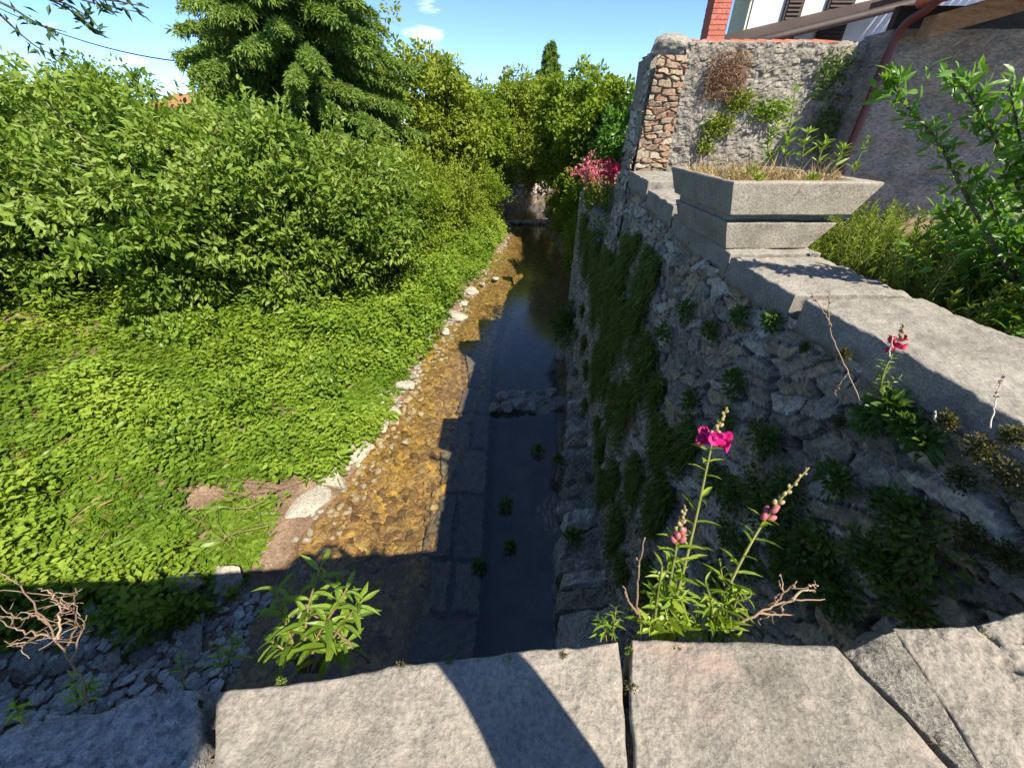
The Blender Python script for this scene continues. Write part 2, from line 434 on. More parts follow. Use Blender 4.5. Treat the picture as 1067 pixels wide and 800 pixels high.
def water_mat():
    m, n, l = newmat('clear_stream_water')
    co = n.new('ShaderNodeTexCoord').outputs['Object']
    mp_ = n.new('ShaderNodeMapping'); mp_.inputs['Scale'].default_value = (1.5, .8, 1); l.new(co, mp_.inputs['Vector'])
    nz = noise(n, l, mp_.outputs['Vector'], 5.5, 4, .55)
    b = n.new('ShaderNodeBump'); b.inputs['Strength'].default_value = .25; b.inputs['Distance'].default_value = .02
    l.new(nz, b.inputs['Height'])
    lw = n.new('ShaderNodeLayerWeight'); lw.inputs['Blend'].default_value = .5; l.new(b.outputs['Normal'], lw.inputs['Normal'])
    pw = n.new('ShaderNodeMath'); pw.operation = 'POWER'; l.new(lw.outputs['Facing'], pw.inputs[0]); pw.inputs[1].default_value = 4.0
    fr = n.new('ShaderNodeMath'); fr.operation = 'MULTIPLY_ADD'; l.new(pw.outputs[0], fr.inputs[0]); fr.inputs[1].default_value = .94; fr.inputs[2].default_value = .05
    g = n.new('ShaderNodeBsdfGlossy'); g.inputs['Roughness'].default_value = .03; l.new(b.outputs['Normal'], g.inputs['Normal'])
    t = n.new('ShaderNodeBsdfTransparent'); t.inputs['Color'].default_value = (.93, .88, .76, 1)
    mx = n.new('ShaderNodeMixShader'); l.new(fr.outputs[0], mx.inputs['Fac'])
    l.new(t.outputs['BSDF'], mx.inputs[1]); l.new(g.outputs['BSDF'], mx.inputs[2])
    o = n.new('ShaderNodeOutputMaterial'); l.new(mx.outputs['Shader'], o.inputs['Surface'])
    return m
M['water'] = water_mat()

# ------------------------------------------------------------------ terrain and stream
LT = np.array([(-8, -3.3), (0, -3.1), (3.7, -2.9), (5.2, -2.54), (8, -2.2), (11.2, -1.75), (16, -.85), (22, .1), (27, .55), (40, 1.2), (90, 4)])
RT = np.array([(-8, 1.0), (2, 1.0), (8, 1.6), (10, 1.8), (12, 2.1), (14, 2.4), (18, 2.5), (22, 2.2), (27, 2.2), (40, 3.2), (90, 6)])
WT = np.array([(-8, 1.24), (2.2, 1.26), (5.4, 1.55), (10, 1.78), (12, 2.1), (14, 2.8), (16, 3.6)])
def Lx(t): return np.interp(t, LT[:, 0], LT[:, 1])
def Rx(t): return np.interp(t, RT[:, 0], RT[:, 1])
def Wx(t): return np.interp(t, WT[:, 0], WT[:, 1])

def ground_z(x, t):
    x = np.asarray(x, float); t = np.asarray(t, float)
    P = np.stack([x, t, 0 * x], -1)
    d = Lx(t) - x + .25 * vn(P, .9, 5)
    zl = np.where(d < 5, .20 * d, 1.0 + .07 * (d - 5)) + .1 * fbm(P, .7, 3, 3) * np.clip(d, 0, 1.5)
    zl = np.minimum(zl, 2.6 + .02 * d)
    zl = np.where(d < 0, np.maximum(.9 * d, -.8), zl)
    dr = x - Rx(t)
    zr = np.where(dr < 0, np.maximum(1.2 * dr, -.8), np.minimum(.75 * dr, 3.4)) + .15 * fbm(P, .8, 3, 9) * np.clip(dr, 0, 1)
    wall = (x > Wx(t) + .22) & (t < 11.5)
    zr = np.where(wall, 4.02 + .03 * fbm(P, 2, 2, 4), np.where(t < 11.5, np.minimum(zr, -.3), zr))
    z = np.where(x < .5 * (Lx(t) + Rx(t)), zl, zr)
    return z

def sheet(name, xs, ts, zf, mat, rndf=None):
    X, T = np.meshgrid(xs, ts)
    Z = zf(X, T)
    V = np.stack([X, T, Z], -1).reshape(-1, 3)
    nx, nt_ = len(xs), len(ts)
    i = (np.arange(nt_ - 1)[:, None] * nx + np.arange(nx - 1)[None]).ravel()
    F = np.concatenate([np.stack([i, i + 1, i + nx + 1], -1), np.stack([i, i + nx + 1, i + nx], -1)])
    return MB().add(V, F, None if rndf is None else rndf(X, T).ravel()).build(name, mat, smooth=True)

def pieces(*segs):
    return np.unique(np.concatenate([np.arange(a, b, s) for a, b, s in segs] + [np.array([segs[-1][1]])]))

tag(sheet('ground', pieces((-400, -60, 20), (-60, -15, 2.5), (-15, -7, .4), (-7, 3, .1), (3, 12, .4), (12, 60, 3), (60, 400, 20)),
          pieces((-6, 0, .5), (0, 9, .1), (9, 30, .4), (30, 90, 3), (90, 600, 30)), ground_z, M['soil']), kind='structure')

def bed_z(X, T):
    P = np.stack([X, T, 0 * X], -1)
    w = Rx(T) - Lx(T); u = (X - Lx(T)) / w
    z = -.03 - .10 * np.clip(u / .25, 0, 1) + .022 * fbm(P, 3.5, 4, 21)
    mid = -.22 + .12 * (T - 3) * .5
    xr = Lx(T) + .42 * w                                    # a worn kerb line, then the paved shelf, then the deep channel
    z += .10 * np.exp(-((X - xr + .12 * vn(P, 1.2, 2)) / .09) ** 2)
    xc = np.where(T < 9, -.36, -.36 + (T - 9) * .09)
    z -= .32 / (1 + np.exp(-(X - xc) / .025))
    return np.where(T > 24.8, z + .22, z)
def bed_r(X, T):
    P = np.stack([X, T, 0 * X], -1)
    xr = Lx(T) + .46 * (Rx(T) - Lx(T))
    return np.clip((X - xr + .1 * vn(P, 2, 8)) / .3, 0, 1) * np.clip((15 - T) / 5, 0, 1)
def strip(name, us, ts, zf, mat, rndf=None, pad=.5):
    U, T = np.meshgrid(us, ts)
    X = Lx(T) - pad + U * (Rx(T) - Lx(T) + 2 * pad)
    Z = zf(X, T)
    V = np.stack([X, T, Z], -1).reshape(-1, 3)
    nx, nt_ = len(us), len(ts)
    i = (np.arange(nt_ - 1)[:, None] * nx + np.arange(nx - 1)[None]).ravel()
    F = np.concatenate([np.stack([i, i + 1, i + nx + 1], -1), np.stack([i, i + nx + 1, i + nx], -1)])
    return MB().add(V, F, None if rndf is None else rndf(X, T).ravel()).build(name, mat, smooth=True)
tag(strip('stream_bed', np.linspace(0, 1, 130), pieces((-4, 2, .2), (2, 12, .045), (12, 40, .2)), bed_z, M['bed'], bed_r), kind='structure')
def wat_z(X, T):
    return np.where(T > 25.0, .2, np.where(T > 24.7, .2 * (T - 24.7) / .3, 0)) + 0 * X
tag(strip('stream_water', np.linspace(0, 1, 12), pieces((-4, 24, 1), (24, 26, .1), (26, 40, 1)), wat_z, M['water'], pad=.9), kind='structure')

# ------------------------------------------------------------------ masonry helpers
def rubble(mb, S, Z, place, sx, sz, ang=0.0, depth=.05, seed=1, gapw=.12, jitter=.85, rough=.012, course=False, warp=1.0):
    """A sheet of rubble stones over the grid S x Z. place(s, z, out) -> xyz, out = how far the stone stands proud."""
    s, z = np.meshgrid(S, Z)
    P2 = np.stack([s, z, 0 * s + seed * 3.1], -1)
    ws = s + warp * (.10 * vn(P2, 2.1, seed + 7) + .035 * vn(P2, 9, seed)); wz = z + warp * (.07 * vn(P2, 2.6, seed + 57) + .03 * vn(P2, 9, seed + 50))
    ca, sa = math.cos(ang), math.sin(ang)
    a = (ws * ca + wz * sa) / sx; b = (-ws * sa + wz * ca) / sz
    if course:
        b = b + .25 * vn(np.stack([a * 0, b, 0 * a], -1), .6, seed)
        a = a + .5 * np.floor(b)
    ia, ib = np.floor(a), np.floor(b)
    F1 = np.full(s.shape, 9.); F2 = np.full(s.shape, 9.); R = np.zeros(s.shape); H = np.zeros(s.shape)
    TX = np.zeros(s.shape); TZ = np.zeros(s.shape)
    for di in (-2, -1, 0, 1, 2):
        for dj in (-2, -1, 0, 1, 2):
            ca_, cb_ = ia + di, ib + dj
            r1, r2, r3, r4 = (hsh(ca_, cb_, ca_ * 0 + k, seed) for k in range(4))
            pa = ca_ + .5 + jitter * (r1 - .5); pb = cb_ + .5 + (jitter * .5 if course else jitter) * (r2 - .5)
            sc = .75 + .5 * r4
            dx, dy = (a - pa) * sc, (b - pb) * sc
            if course: dd = (np.abs(dx) ** 4 + np.abs(dy) ** 4) ** .25
            else: dd = (np.abs(dx) ** 2.6 + np.abs(dy) ** 2.6) ** (1 / 2.6)
            c = dd < F1
            F2 = np.where(c, F1, np.minimum(F2, dd))
            R = np.where(c, r3, R); H = np.where(c, r4, H); TX = np.where(c, (r1 - .5) * dx, TX); TZ = np.where(c, (r2 - .5) * dy, TZ)
            F1 = np.minimum(F1, dd)
    e = np.clip((F2 - F1) / gapw, 0, 1); e = e * e * (3 - 2 * e)
    out = depth * (e * (.45 + .75 * H) + 1.3 * (TX + TZ) * e) + rough * fbm(P2, 14, 4, seed + 9, .6) + .02 * fbm(P2, 2.2, 2, seed + 70)
    V = place(s, z, out).reshape(-1, 3)
    n_s = len(S)
    i = (np.arange(len(Z) - 1)[:, None] * n_s + np.arange(n_s - 1)[None]).ravel()
    F = np.concatenate([np.stack([i, i + 1, i + n_s + 1], -1), np.stack([i, i + n_s + 1, i + n_s], -1)])
    gap = np.clip(1 - e * 1.4, 0, 1)
    mb.add(V, F, R.ravel(), gap.ravel() + 1e-4)
    return mb

def smooth_path(pts, m=5):
    pts = np.asarray(pts, float); n_ = len(pts); u = np.linspace(0, n_ - 1, (n_ - 1) * m + 1)
    P = np.concatenate([2 * pts[:1] - pts[1:2], pts, 2 * pts[-1:] - pts[-2:-1]])
    i_ = np.minimum(u.astype(int), n_ - 2); f = (u - i_)[:, None]
    p0, p1, p2, p3 = P[i_], P[i_ + 1], P[i_ + 2], P[i_ + 3]
    return .5 * (2 * p1 + (p2 - p0) * f + (2 * p0 - 5 * p1 + 4 * p2 - p3) * f ** 2 + (3 * p1 - p0 - 3 * p2 + p3) * f ** 3)

def slab(mb, c, ztop, thick, nu, nv, seed=0, edge=.02, jit=.01, rough=.004, rnd=.5, tilt=(0, 0), front_noise=0.0, dome=0.0, cracks=()):
    """A dressed or worn block with corners c (near-left, near-right, far-right, far-left), rounded worn edges and an uneven top."""
    c = [np.array(p, float) for p in c]
    u, v = np.meshgrid(np.linspace(0, 1, nu), np.linspace(0, 1, nv))
    u = .5 - .5 * np.cos(np.pi * u) * (1 - .35 * np.sin(np.pi * u) ** 2); v = .5 - .5 * np.cos(np.pi * v) * (1 - .35 * np.sin(np.pi * v) ** 2)
    XY = (c[0][None, None] * ((1 - u) * (1 - v))[..., None] + c[1][None, None] * (u * (1 - v))[..., None]
          + c[2][None, None] * (u * v)[..., None] + c[3][None, None] * ((1 - u) * v)[..., None])
    lu = np.linalg.norm(c[1] - c[0]); lv = np.linalg.norm(c[3] - c[0])
    P = np.concatenate([XY, 0 * XY[..., :1] + seed * 1.7], -1)
    ctr = sum(c) / 4
    du = np.minimum(u, 1 - u) * lu; dv = np.minimum(v, 1 - v) * lv
    d = np.minimum(du, dv)
    # ragged outline: pull the border in
    pull = jit * (vn(P, 14, seed) + .6 * vn(P, 40, seed + 1)) + front_noise * vn(P, 5, seed + 2) * v ** 6
    wgt = np.clip(1 - d / .06, 0, 1)[..., None]
    XY = XY + nrm(ctr - XY) * (pull - jit)[..., None] * -wgt
    q = np.clip(d / edge, 0, 1)
    drop = edge * (1 - np.sqrt(np.clip(1 - (1 - q) ** 2, 0, 1)))
    z = ztop - drop + rough * fbm(P, 11, 5, seed + 5, .6) + dome * (1 - (2 * u - 1) ** 2) * (1 - (2 * v - 1) ** 2) + tilt[0] * (u - .5) + tilt[1] * (v - .5)
    for line, cw, cd in cracks:
        for a_, b_ in zip(line[:-1], line[1:]):
            a_, b_ = np.asarray(a_), np.asarray(b_); t_ = np.clip(((XY - a_) @ (b_ - a_)) / ((b_ - a_) @ (b_ - a_)), 0, 1)
            ds = np.linalg.norm(XY - a_ - t_[..., None] * (b_ - a_), axis=-1) + .003 * vn(P, 60, 77)
            z = z - cd * np.exp(-(np.maximum(ds, 0) / cw) ** 2)
    V = np.concatenate([XY, z[..., None]], -1).reshape(-1, 3)
    i = (np.arange(nv - 1)[:, None] * nu + np.arange(nu - 1)[None]).ravel()
    F = np.concatenate([np.stack([i, i + 1, i + nu + 1], -1), np.stack([i, i + nu + 1, i + nu], -1)])
    # skirt
    idx = np.arange(nu * nv).reshape(nv, nu)
    loop = np.concatenate([idx[0, :-1], idx[:-1, -1], idx[-1, :0:-1], idx[:0:-1, 0]])
    n0 = len(V); rows = 4
    allV = [V]; prev = loop; FF = [F]
    for r in range(1, rows + 1):
        W = V[loop].copy(); W[:, 2] = V[loop][:, 2] * (1 - r / rows) + (ztop - thick) * r / rows
        Pn = W * 1.0
        out = nrm(W[:, :2] - ctr[None])
        W[:, :2] += out * (rough * 2.2 * fbm(Pn, 12, 3, seed + 30))[:, None]
        allV.append(W)
        cur = n0 + (r - 1) * len(loop) + np.arange(len(loop))
        nx_ = np.roll(np.arange(len(loop)), -1)
        FF.append(np.stack([prev, cur, cur[nx_]], -1)); FF.append(np.stack([prev, cur[nx_], prev[nx_]], -1))
        prev = cur
    last = prev
    allV.append(np.array([[ctr[0], ctr[1], ztop - thick]]))
    ci = n0 + rows * len(loop)
    FF.append(np.stack([np.full(len(last), ci), np.roll(last, -1), last], -1))
    mb.add(np.concatenate(allV), np.concatenate(FF), rnd)
    return mb

_bm = bmesh.new(); bmesh.ops.create_icosphere(_bm, subdivisions=4, radius=1.0)
ICO_V = np.array([v.co[:] for v in _bm.verts]); ICO_F = np.array([[v.index for v in f.verts] for f in _bm.faces]); _bm.free()
_bm = bmesh.new(); bmesh.ops.create_icosphere(_bm, subdivisions=2, radius=1.0)
ICO2_V = np.array([v.co[:] for v in _bm.verts]); ICO2_F = np.array([[v.index for v in f.verts] for f in _bm.faces]); _bm.free()

def rock_mesh(mb, center, size, seed, angular=1.0, rnd=.5, lo=False, rz=None):
    r = np.random.default_rng(seed)
    V = (ICO2_V if lo else ICO_V).copy()
    for k in range(9):
        nn = nrm(r.normal(size=3)); dcut = r.uniform(.5, .8)
        h = V @ nn - dcut
        V = V - np.clip(h, 0, None)[:, None] * nn[None] * angular
    if not lo: V = V + nrm(V) * (.07 * fbm(V + seed, 1.6, 2, seed) + .03 * fbm(V + seed, 7, 3, seed + 3))[:, None]
    a = r.uniform(0, 6.28) if rz is None else rz
    V = V * np.asarray(size)[None]
    V = V @ np.array([[math.cos(a), math.sin(a), 0], [-math.sin(a), math.cos(a), 0], [0, 0, 1]])
    tl = r.uniform(-.2, .2)
    V = V @ np.array([[1, 0, 0], [0, math.cos(tl), math.sin(tl)], [0, -math.sin(tl), math.cos(tl)]])
    mb.add(V + np.asarray(center)[None], ICO2_F if lo else ICO_F, rnd)

# ------------------------------------------------------------------ bridge parapet under the camera
PZ = 4.25
def pp(px, py): return at(px, py, z=PZ)[:2]
par = thing('stone_parapet', (0, .1, 0), 'bridge parapet of worn pale grey coping stones in the foreground', 'parapet')
def near(p, q, t=-.16):                                       # extend the joint q->p towards the road
    p = np.array(p); q = np.array(q); d = (p - q) / (q[1] - p[1]) if q[1] != p[1] else np.array([0, -1.])
    return p + d * (p[1] - t)
g = .0015
jA0, jA1 = near(pp(211, 800), pp(216, 706)), pp(216, 706)
jB0, jB1 = near(pp(657, 800), pp(652, 660)), pp(652, 660)
jC0, jC1 = near(pp(1000, 800), pp(872, 672)), pp(872, 672)
jD0, jD1 = near(pp(1022, 800), pp(925, 655)), pp(925, 655)
ex = np.array([g, 0])
o = slab(MB(), [jA0 + ex, jB0 - ex, jB1 - ex, jA1 + (.014, -.012)], PZ, .24, 180, 110, 11, .009, .004, .0055, .5, front_noise=.022).build('coping_stone', M['parapet'], par, True)
o = slab(MB(), [jB0 + ex, jC0 - ex, jC1 + (-.01, -.008), jB1 + ex], PZ + .004, .24, 150, 110, 12, .008, .004, .006, .5, front_noise=.022, dome=.01).build('coping_stone', M['parapet'], par, True)
o = slab(MB(), [jD0 + ex * .2, np.array([1.22, -.16]), np.array([1.22, .37]), jD1 + ex * .2], PZ + .006, .24, 230, 190, 13, .005, .002, .009, .5, front_noise=.02,
         cracks=[([pp(1003, 636), pp(1018, 655), pp(1031, 664), pp(1052, 684)], .0035, .009), ([pp(956, 640), pp(968, 652), pp(975, 664)], .003, .007), ([pp(1048, 690), pp(1058, 698)], .006, .014), ([pp(1054, 668), pp(1066, 670)], .005, .012)]).build('coping_stone', M['parapet'], par, True)
o['label'] = 'paler coping stone with long cracks'
o = slab(MB(), [jC0 + (0, -.0), jD0, jD1 + (0, -.006), jC1 + (.0, -.012)], PZ + .007, .2, 60, 130, 14, .004, .001, .013, .5).build('mortar_joint', M['mortar'], par, True)
aL0, aL1 = np.array([-.80, -.16]), pp(20, 748)
o = slab(MB(), [aL0, jA0 - ex, jA1 - ex, aL1], PZ + .002, .24, 150, 110, 15, .014, .008, .011, .5, front_noise=.015).build('coping_stone', M['parapet_rough'], par, True)
o['label'] = 'rough blue grey coping stone'
o = slab(MB(), [(-1.35, -.16), aL0 - (.02, 0), aL1 - (.03, .04), (-1.35, .14)], PZ - .03, .22, 60, 50, 16, .03, .012, .012, .5).build('coping_stone', M['parapet_rough'], par, True)
o = slab(MB(), [(-2.6, -.16), (-1.37, -.16), (-1.37, .14), (-2.6, .06)], PZ - .03, .22, 60, 50, 17, .03, .012, .012, .5).build('coping_stone', M['parapet_rough'], par, True)
o = slab(MB(), [(-8, -.16), (-2.62, -.16), (-2.62, .06), (-8, -.06)], PZ - .03, .22, 60, 50, 17, .03, .012, .012, .5).build('coping_stone', M['parapet_rough'], par, True)
mb = MB(); mb.hexa([(-1.3, -.13, 4.04), (1.19, -.13, 4.04), (1.19, .30, 4.04), (-1.3, .10, 4.04)], [(-1.3, -.13, 4.228), (1.19, -.13, 4.228), (1.19, .30, 4.228), (-1.3, .10, 4.205)])
mb.build('mortar_bed', M['mortar'], par)
mb = MB()
rubble(mb, np.arange(-8, 1.22, .04), np.arange(-.4, 4.06, .03), lambda s, z, o_: np.stack([s, .30 + .03 * s + o_ - .06, z], -1), .3, .14, .05, .04, 31)
mb.hexa([(-8, -.14, -.4), (1.2, -.14, -.4), (1.2, .24, -.4), (-8, .0, -.4)], [(-8, -.14, 4.03), (1.2, -.14, 4.03), (1.2, .24, 4.03), (-8, .0, 4.03)], .4)
mb.build('parapet_masonry', M['rubble'], par)
tag(MB().box((-30, -8, 3.1), (14, -.17, 3.35)).build('road', stonemat('asphalt', [(.045, .045, .047), (.06, .06, .06), (.08, .078, .075)], 6, .95, .5, 150, bdist=.004)), kind='structure')

# ------------------------------------------------------------------ retaining wall on the right
rw = thing('retaining_wall', (1.4, 3, 0), 'tall rubble retaining wall along the right of the stream with a flat stone coping', 'wall')
def wall_top(t): return np.where(t < 5.45, 4.30 + .12 * np.clip((t - 3.2) / 2.2, 0, 1), 3.62 - .03 * (t - 5.5))
def face(s, z, o_):
    k = (z - (-.4)) / (4.27 + .4)
    zz = -.4 + k * (wall_top(s) + .4)
    x = Wx(s) - .10 * (1 - k) - o_ + .015
    return np.stack([x, s + 0 * z, zz], -1)
mb = MB()
rubble(mb, pieces((.0, 2.6, .010), (2.6, 5.4, .018), (5.4, 5.46, .018), (5.46, 15, .035)), pieces((-.4, 2.5, .025), (2.5, 4.27, .011)), face, .225, .085, -.42, .040, 41, gapw=.09, rough=.014)
mb.build('rubble_face', M['rubble'], rw)
# top of the low far stretch
mb = MB()
for a, b in zip(np.arange(5.5, 14, 1.0), np.arange(6.5, 15, 1.0)):
    a0 = a + .01
    slab(mb, [(Wx(a0) - .02, a0), (Wx(a0) + .4, a0), (Wx(b) + .4, b), (Wx(b) - .02, b)], 3.70 - .03 * (a - 5.5), .1, 14, 20, int(a * 7), .03, .02, .012)
mb.build('wall_top_stone', M['coping'], rw, True)
for k, (a, b, ov, th, zt) in enumerate([(-.6, .62, .03, .15, 4.395), (.63, 1.52, .02, .14, 4.40), (1.54, 2.12, .045, .13, 4.40), (2.14, 3.3, .03, .15, 4.41), (3.31, 4.3, .035, .17, 4.46), (4.31, 5.38, .035, .18, 4.53)]):
    o = slab(MB(), [(Wx(a) - ov, a), (1.735 + .16 * max(0, a - 2.5) / 2, a), (1.735 + .16 * max(0, b - 2.5) / 2, b), (Wx(b) - ov, b)], zt, th, 80, 150, 60 + k, .010, .010, .007, .5).build('coping_stone', M['coping'], rw, True)

# footing at the foot of the wall
ft = thing('wall_footing', (.9, 4, 0), 'low stone footing ledge between the dark water and the retaining wall', 'ledge')
mb = MB()
def foot_x(t): return np.interp(t, [0, 2.1, 5, 8, 11], [.42, .55, 1.0, 1.46, 1.75])
S = np.arange(-.2, 11, .03); U = np.linspace(0, 1, 34)
s, u = np.meshgrid(S, U)
prof_z = np.interp(u, [0, .35, .45, 1], [-.6, .18, .26, .34]); prof_x = np.interp(u, [0, .35, .45, 1], [-.03, 0, .06, .75])
X = foot_x(s) + prof_x
P = np.stack([X, s, prof_z], -1)
sb_ = s / .36 + .35 * np.sin(s * 5) + .25 * vn(P, 4, 2); st = np.floor(sb_); rr = hsh(st, st * 0, st * 0, 5)
jn = np.clip(1 - np.minimum(sb_ - st, 1 - sb_ + st) / .10, 0, 1)
P[..., 0] += (.12 * (rr - .5) + .07 * jn) * (u < .8) + .05 * fbm(P, 5, 5, 3, .6); P[..., 2] += (.12 * (rr - .5) - .08 * jn + .045 * fbm(P, 6, 5, 6, .6)) * (prof_z > .1)
i = (np.arange(len(U) - 1)[:, None] * len(S) + np.arange(len(S) - 1)[None]).ravel()
mb.add(P.reshape(-1, 3), np.concatenate([np.stack([i, i + len(S), i + len(S) + 1], -1), np.stack([i, i + len(S) + 1, i + 1], -1)]), rr.ravel())
mb.build('footing_stone', M['rubble'], ft)

# ------------------------------------------------------------------ stone planter on the coping
pl = thing('stone_planter', (1.5, 2.6, 4.41), 'flared grey stone planter with a groove around it standing on the coping', 'planter')
mb = MB()
def ring(off, z, yo=0.0):
    x0, x1, y0, y1 = 1.25 - off * .45, 1.70 + off * 1.15, 2.24 - yo, 2.95 + off * .6
    return [(x0, y0, z), (x1, y0, z), (x1, y1, z), (x0, y1, z)]
prof = [(0, 4.413, 0), (.008, 4.418, .006), (.095, 4.548, .018), (.094, 4.556, .016), (.055, 4.560, -.045), (.060, 4.592, -.045), (.118, 4.597, .04), (.124, 4.603, .046), (.205, 4.745, .055), (.204, 4.752, .054), (.196, 4.757, .048), (.13, 4.757, -.02), (.125, 4.752, -.025), (.06, 4.68, -.045)]
def dense(ringpts, m=26):
    out = []
    for i in range(4):
        a, b = np.array(ringpts[i]), np.array(ringpts[(i + 1) % 4])
        for k in range(m): out.append(a + (b - a) * k / m)
    return np.array(out)
rows_ = []
for (o1, z1, a1), (o2, z2, a2) in zip(prof[:-1], prof[1:]):
    n_ = max(1, int(math.hypot(o2 - o1, z2 - z1) / .02))
    for k in range(n_): rows_.append(dense(ring(o1 + (o2 - o1) * k / n_, z1 + (z2 - z1) * k / n_, a1 + (a2 - a1) * k / n_)))
rows_.append(dense(ring(*prof[-1])))
V = np.array(rows_); m_, k_ = V.shape[:2]
V = V + (.004 * fbm(V, 9, 4, 8))[..., None] * np.array([1, 1, .4])
i = np.arange(m_ - 1)[:, None] * k_; j = np.arange(k_)[None]; j2 = (j + 1) % k_
q = np.stack([i + j, i + j2, i + k_ + j2, i + k_ + j], -1).reshape(-1, 4)
mb.add(V.reshape(-1, 3), np.concatenate([q[:, [0, 1, 2]], q[:, [0, 2, 3]]]))
mb.build('trough', M['planter'], pl)
slab(MB(), [p[:2] for p in ring(.085, 0, -.05)], 4.722, .03, 30, 40, 3, .01, .003, .012).build('soil', M['garden_soil'], pl, True)

# ------------------------------------------------------------------ tall garden wall across the back of the terrace
gw = thing('garden_wall', (2.6, 5.6, 4), 'tall lichen grey garden wall with brown stone quoin behind the planter', 'wall')
CT = 5.40
def lean(z): return .06 * (z - 4.4)
S = np.arange(1.93, 3.98, .012); Z = np.arange(3.95, 5.73, .012)
rubble(MB(), S, Z, lambda s, z, o_: np.stack([s, CT - o_ + .02 * vn(np.stack([s, z, 0 * s], -1), 3, 2), z], -1), .13, .06, .1, .010, 71, gapw=.3, rough=.015).build('rendered_face', M['rubble_pale'], gw)
S = np.arange(1.555, 1.96, .008); Z = np.arange(4.42, 5.62, .008)
rubble(MB(), S, Z, lambda s, z, o_: np.stack([s + lean(z) * (1.96 - s) / .4, CT - .012 - o_, z], -1), .17, .06, 0, .03, 72, gapw=.22, rough=.005, course=True, warp=.3).build('stone_quoin', M['quoin'], gw)
S = np.arange(5.40, 5.95, .015); Z = np.arange(3.5, 5.66, .015)
rubble(MB(), S, Z, lambda s, z, o_: np.stack([1.555 + lean(z) - o_, s, z], -1), .16, .08, 0, .035, 73).build('end_face', M['rubble'], gw)
mb = MB(); mb.box((1.58, 5.44, 3.5), (3.98, 5.93, 5.62), .5)
rock_mesh(mb, (1.83, 5.63, 5.64), (.27, .30, .20), 5, .7, .8, rz=.1)
mb.build('wall_core', M['rubble_pale'], gw)
mb = MB(); slab(mb, [(1.95, 5.385), (3.97, 5.385), (3.97, 5.95), (1.95, 5.95)], 5.735, .16, 120, 40, 8, .04, .02, .02)
mb.build('wall_cap', M['rubble_pale'], gw, True)
# row of clay tile ends behind the wall top
tr = thing('tile_roof', (3.3, 6.2, 5.3), 'low clay tile roof whose rounded tile ends show along the garden wall top', 'roof')
mb = MB()
for k, x in enumerate(np.arange(2.35, 4.3, .19)):
    th = np.linspace(0, np.pi, 9)
    for y0, y1, dz in ((5.96, 6.5, 0), (6.46, 7.0, .1)):
        z0 = 5.72 + dz
        A = np.stack([x + .075 * np.cos(th), 0 * th + y0, z0 + .065 * np.sin(th)], -1); B = np.stack([x + .065 * np.cos(th), 0 * th + y1, z0 + .10 + .06 * np.sin(th)], -1)
        A2 = A * 1; A2[:, 2] -= .016; A2[:, 0] = x + (A[:, 0] - x) * .8; B2 = B * 1; B2[:, 2] -= .016
        V = np.concatenate([A, B, A2, B2]); q = []
        for i_ in range(8): q += [(i_, i_ + 1, 10 + i_), (i_, 10 + i_, 9 + i_), (18 + i_, 28 + i_, 19 + i_), (18 + i_, 27 + i_, 28 + i_), (i_, 18 + i_, 19 + i_), (i_, 19 + i_, i_ + 1)]
        mb.add(V, q, random.random())
mb.build('clay_tiles', M['roof_tile'], tr, True)
mb = MB(); mb.hexa([(2.2, 6.0, 5.5), (4.4, 6.0, 5.5), (4.4, 7.2, 5.62), (2.2, 7.2, 5.62)], [(2.2, 6.0, 5.71), (4.4, 6.0, 5.71), (4.4, 7.2, 5.93), (2.2, 7.2, 5.93)], .5)
mb.build('roof_bed', M['dark_wood'], tr)

# ------------------------------------------------------------------ outbuilding on the right
ob = thing('outbuilding', (6, 6, 4), 'outbuilding with a shaded rough plaster wall under an open timber roof', 'outbuilding')
mb = MB(); S = np.arange(3.9, 10, .03); Z = np.arange(3.9, 5.80, .03)
s, z = np.meshgrid(S, Z); P = np.stack([s, 0 * s, z], -1)
P[..., 1] = 5.08 - .03 * fbm(P, 2.2, 5, 4, .6) - .015 * fbm(P * np.array([1, 1, 3.]), 4, 4, 7)
i = (np.arange(len(Z) - 1)[:, None] * len(S) + np.arange(len(S) - 1)[None]).ravel()
mb.add(P.reshape(-1, 3), np.concatenate([np.stack([i, i + 1, i + len(S) + 1], -1), np.stack([i, i + len(S) + 1, i + len(S)], -1)]))
mb.box((3.88, 5.12, 3.9), (10, 5.5, 5.79))
mb.build('plaster_wall', M['plaster'], ob)
mb = MB()                                                      # roof deck sloping down towards the left and the viewer
def rp(x, y, dz=0): return (x, y, 6.02 + .24 * (x - 3.95) + .03 * (y - 5.1) + dz)
mb.hexa([rp(3.95, 3.4), rp(10.5, 3.4), rp(10.5, 5.7), rp(3.95, 5.7)], [rp(3.95, 3.4, .05), rp(10.5, 3.4, .05), rp(10.5, 5.7, .05), rp(3.95, 5.7, .05)], .5)
rf = mb.build('roof', M['dark_wood'], ob)
mb = MB()
for x in np.arange(4.05, 10.4, .21):
    pts = [np.array(rp(x, y, .09)) for y in np.linspace(3.37, 5.7, 10)]
    mb.tube(pts, [.085 if i_ % 2 else .075 for i_ in range(10)], 8, random.random())
mb.build('roof_tiles', M['roof_tile'], rf, True)
for y, dz_ in ((3.7, -.17), (4.86, -.34)):
    mb = MB(); x0, x1 = 3.98, 10.4
    b0, b1 = rp(x0, y, dz_), rp(x1, y, dz_)
    mb.hexa([(b0[0], y - .07, b0[2]), (b1[0], y - .07, b1[2]), (b1[0], y + .07, b1[2]), (b0[0], y + .07, b0[2])],
            [(b0[0], y - .07, b0[2] + .165), (b1[0], y - .07, b1[2] + .165), (b1[0], y + .07, b1[2] + .165), (b0[0], y + .07, b0[2] + .165)])
    mb.build('roof_beam', M['beam_wood'], ob)
mb = MB()
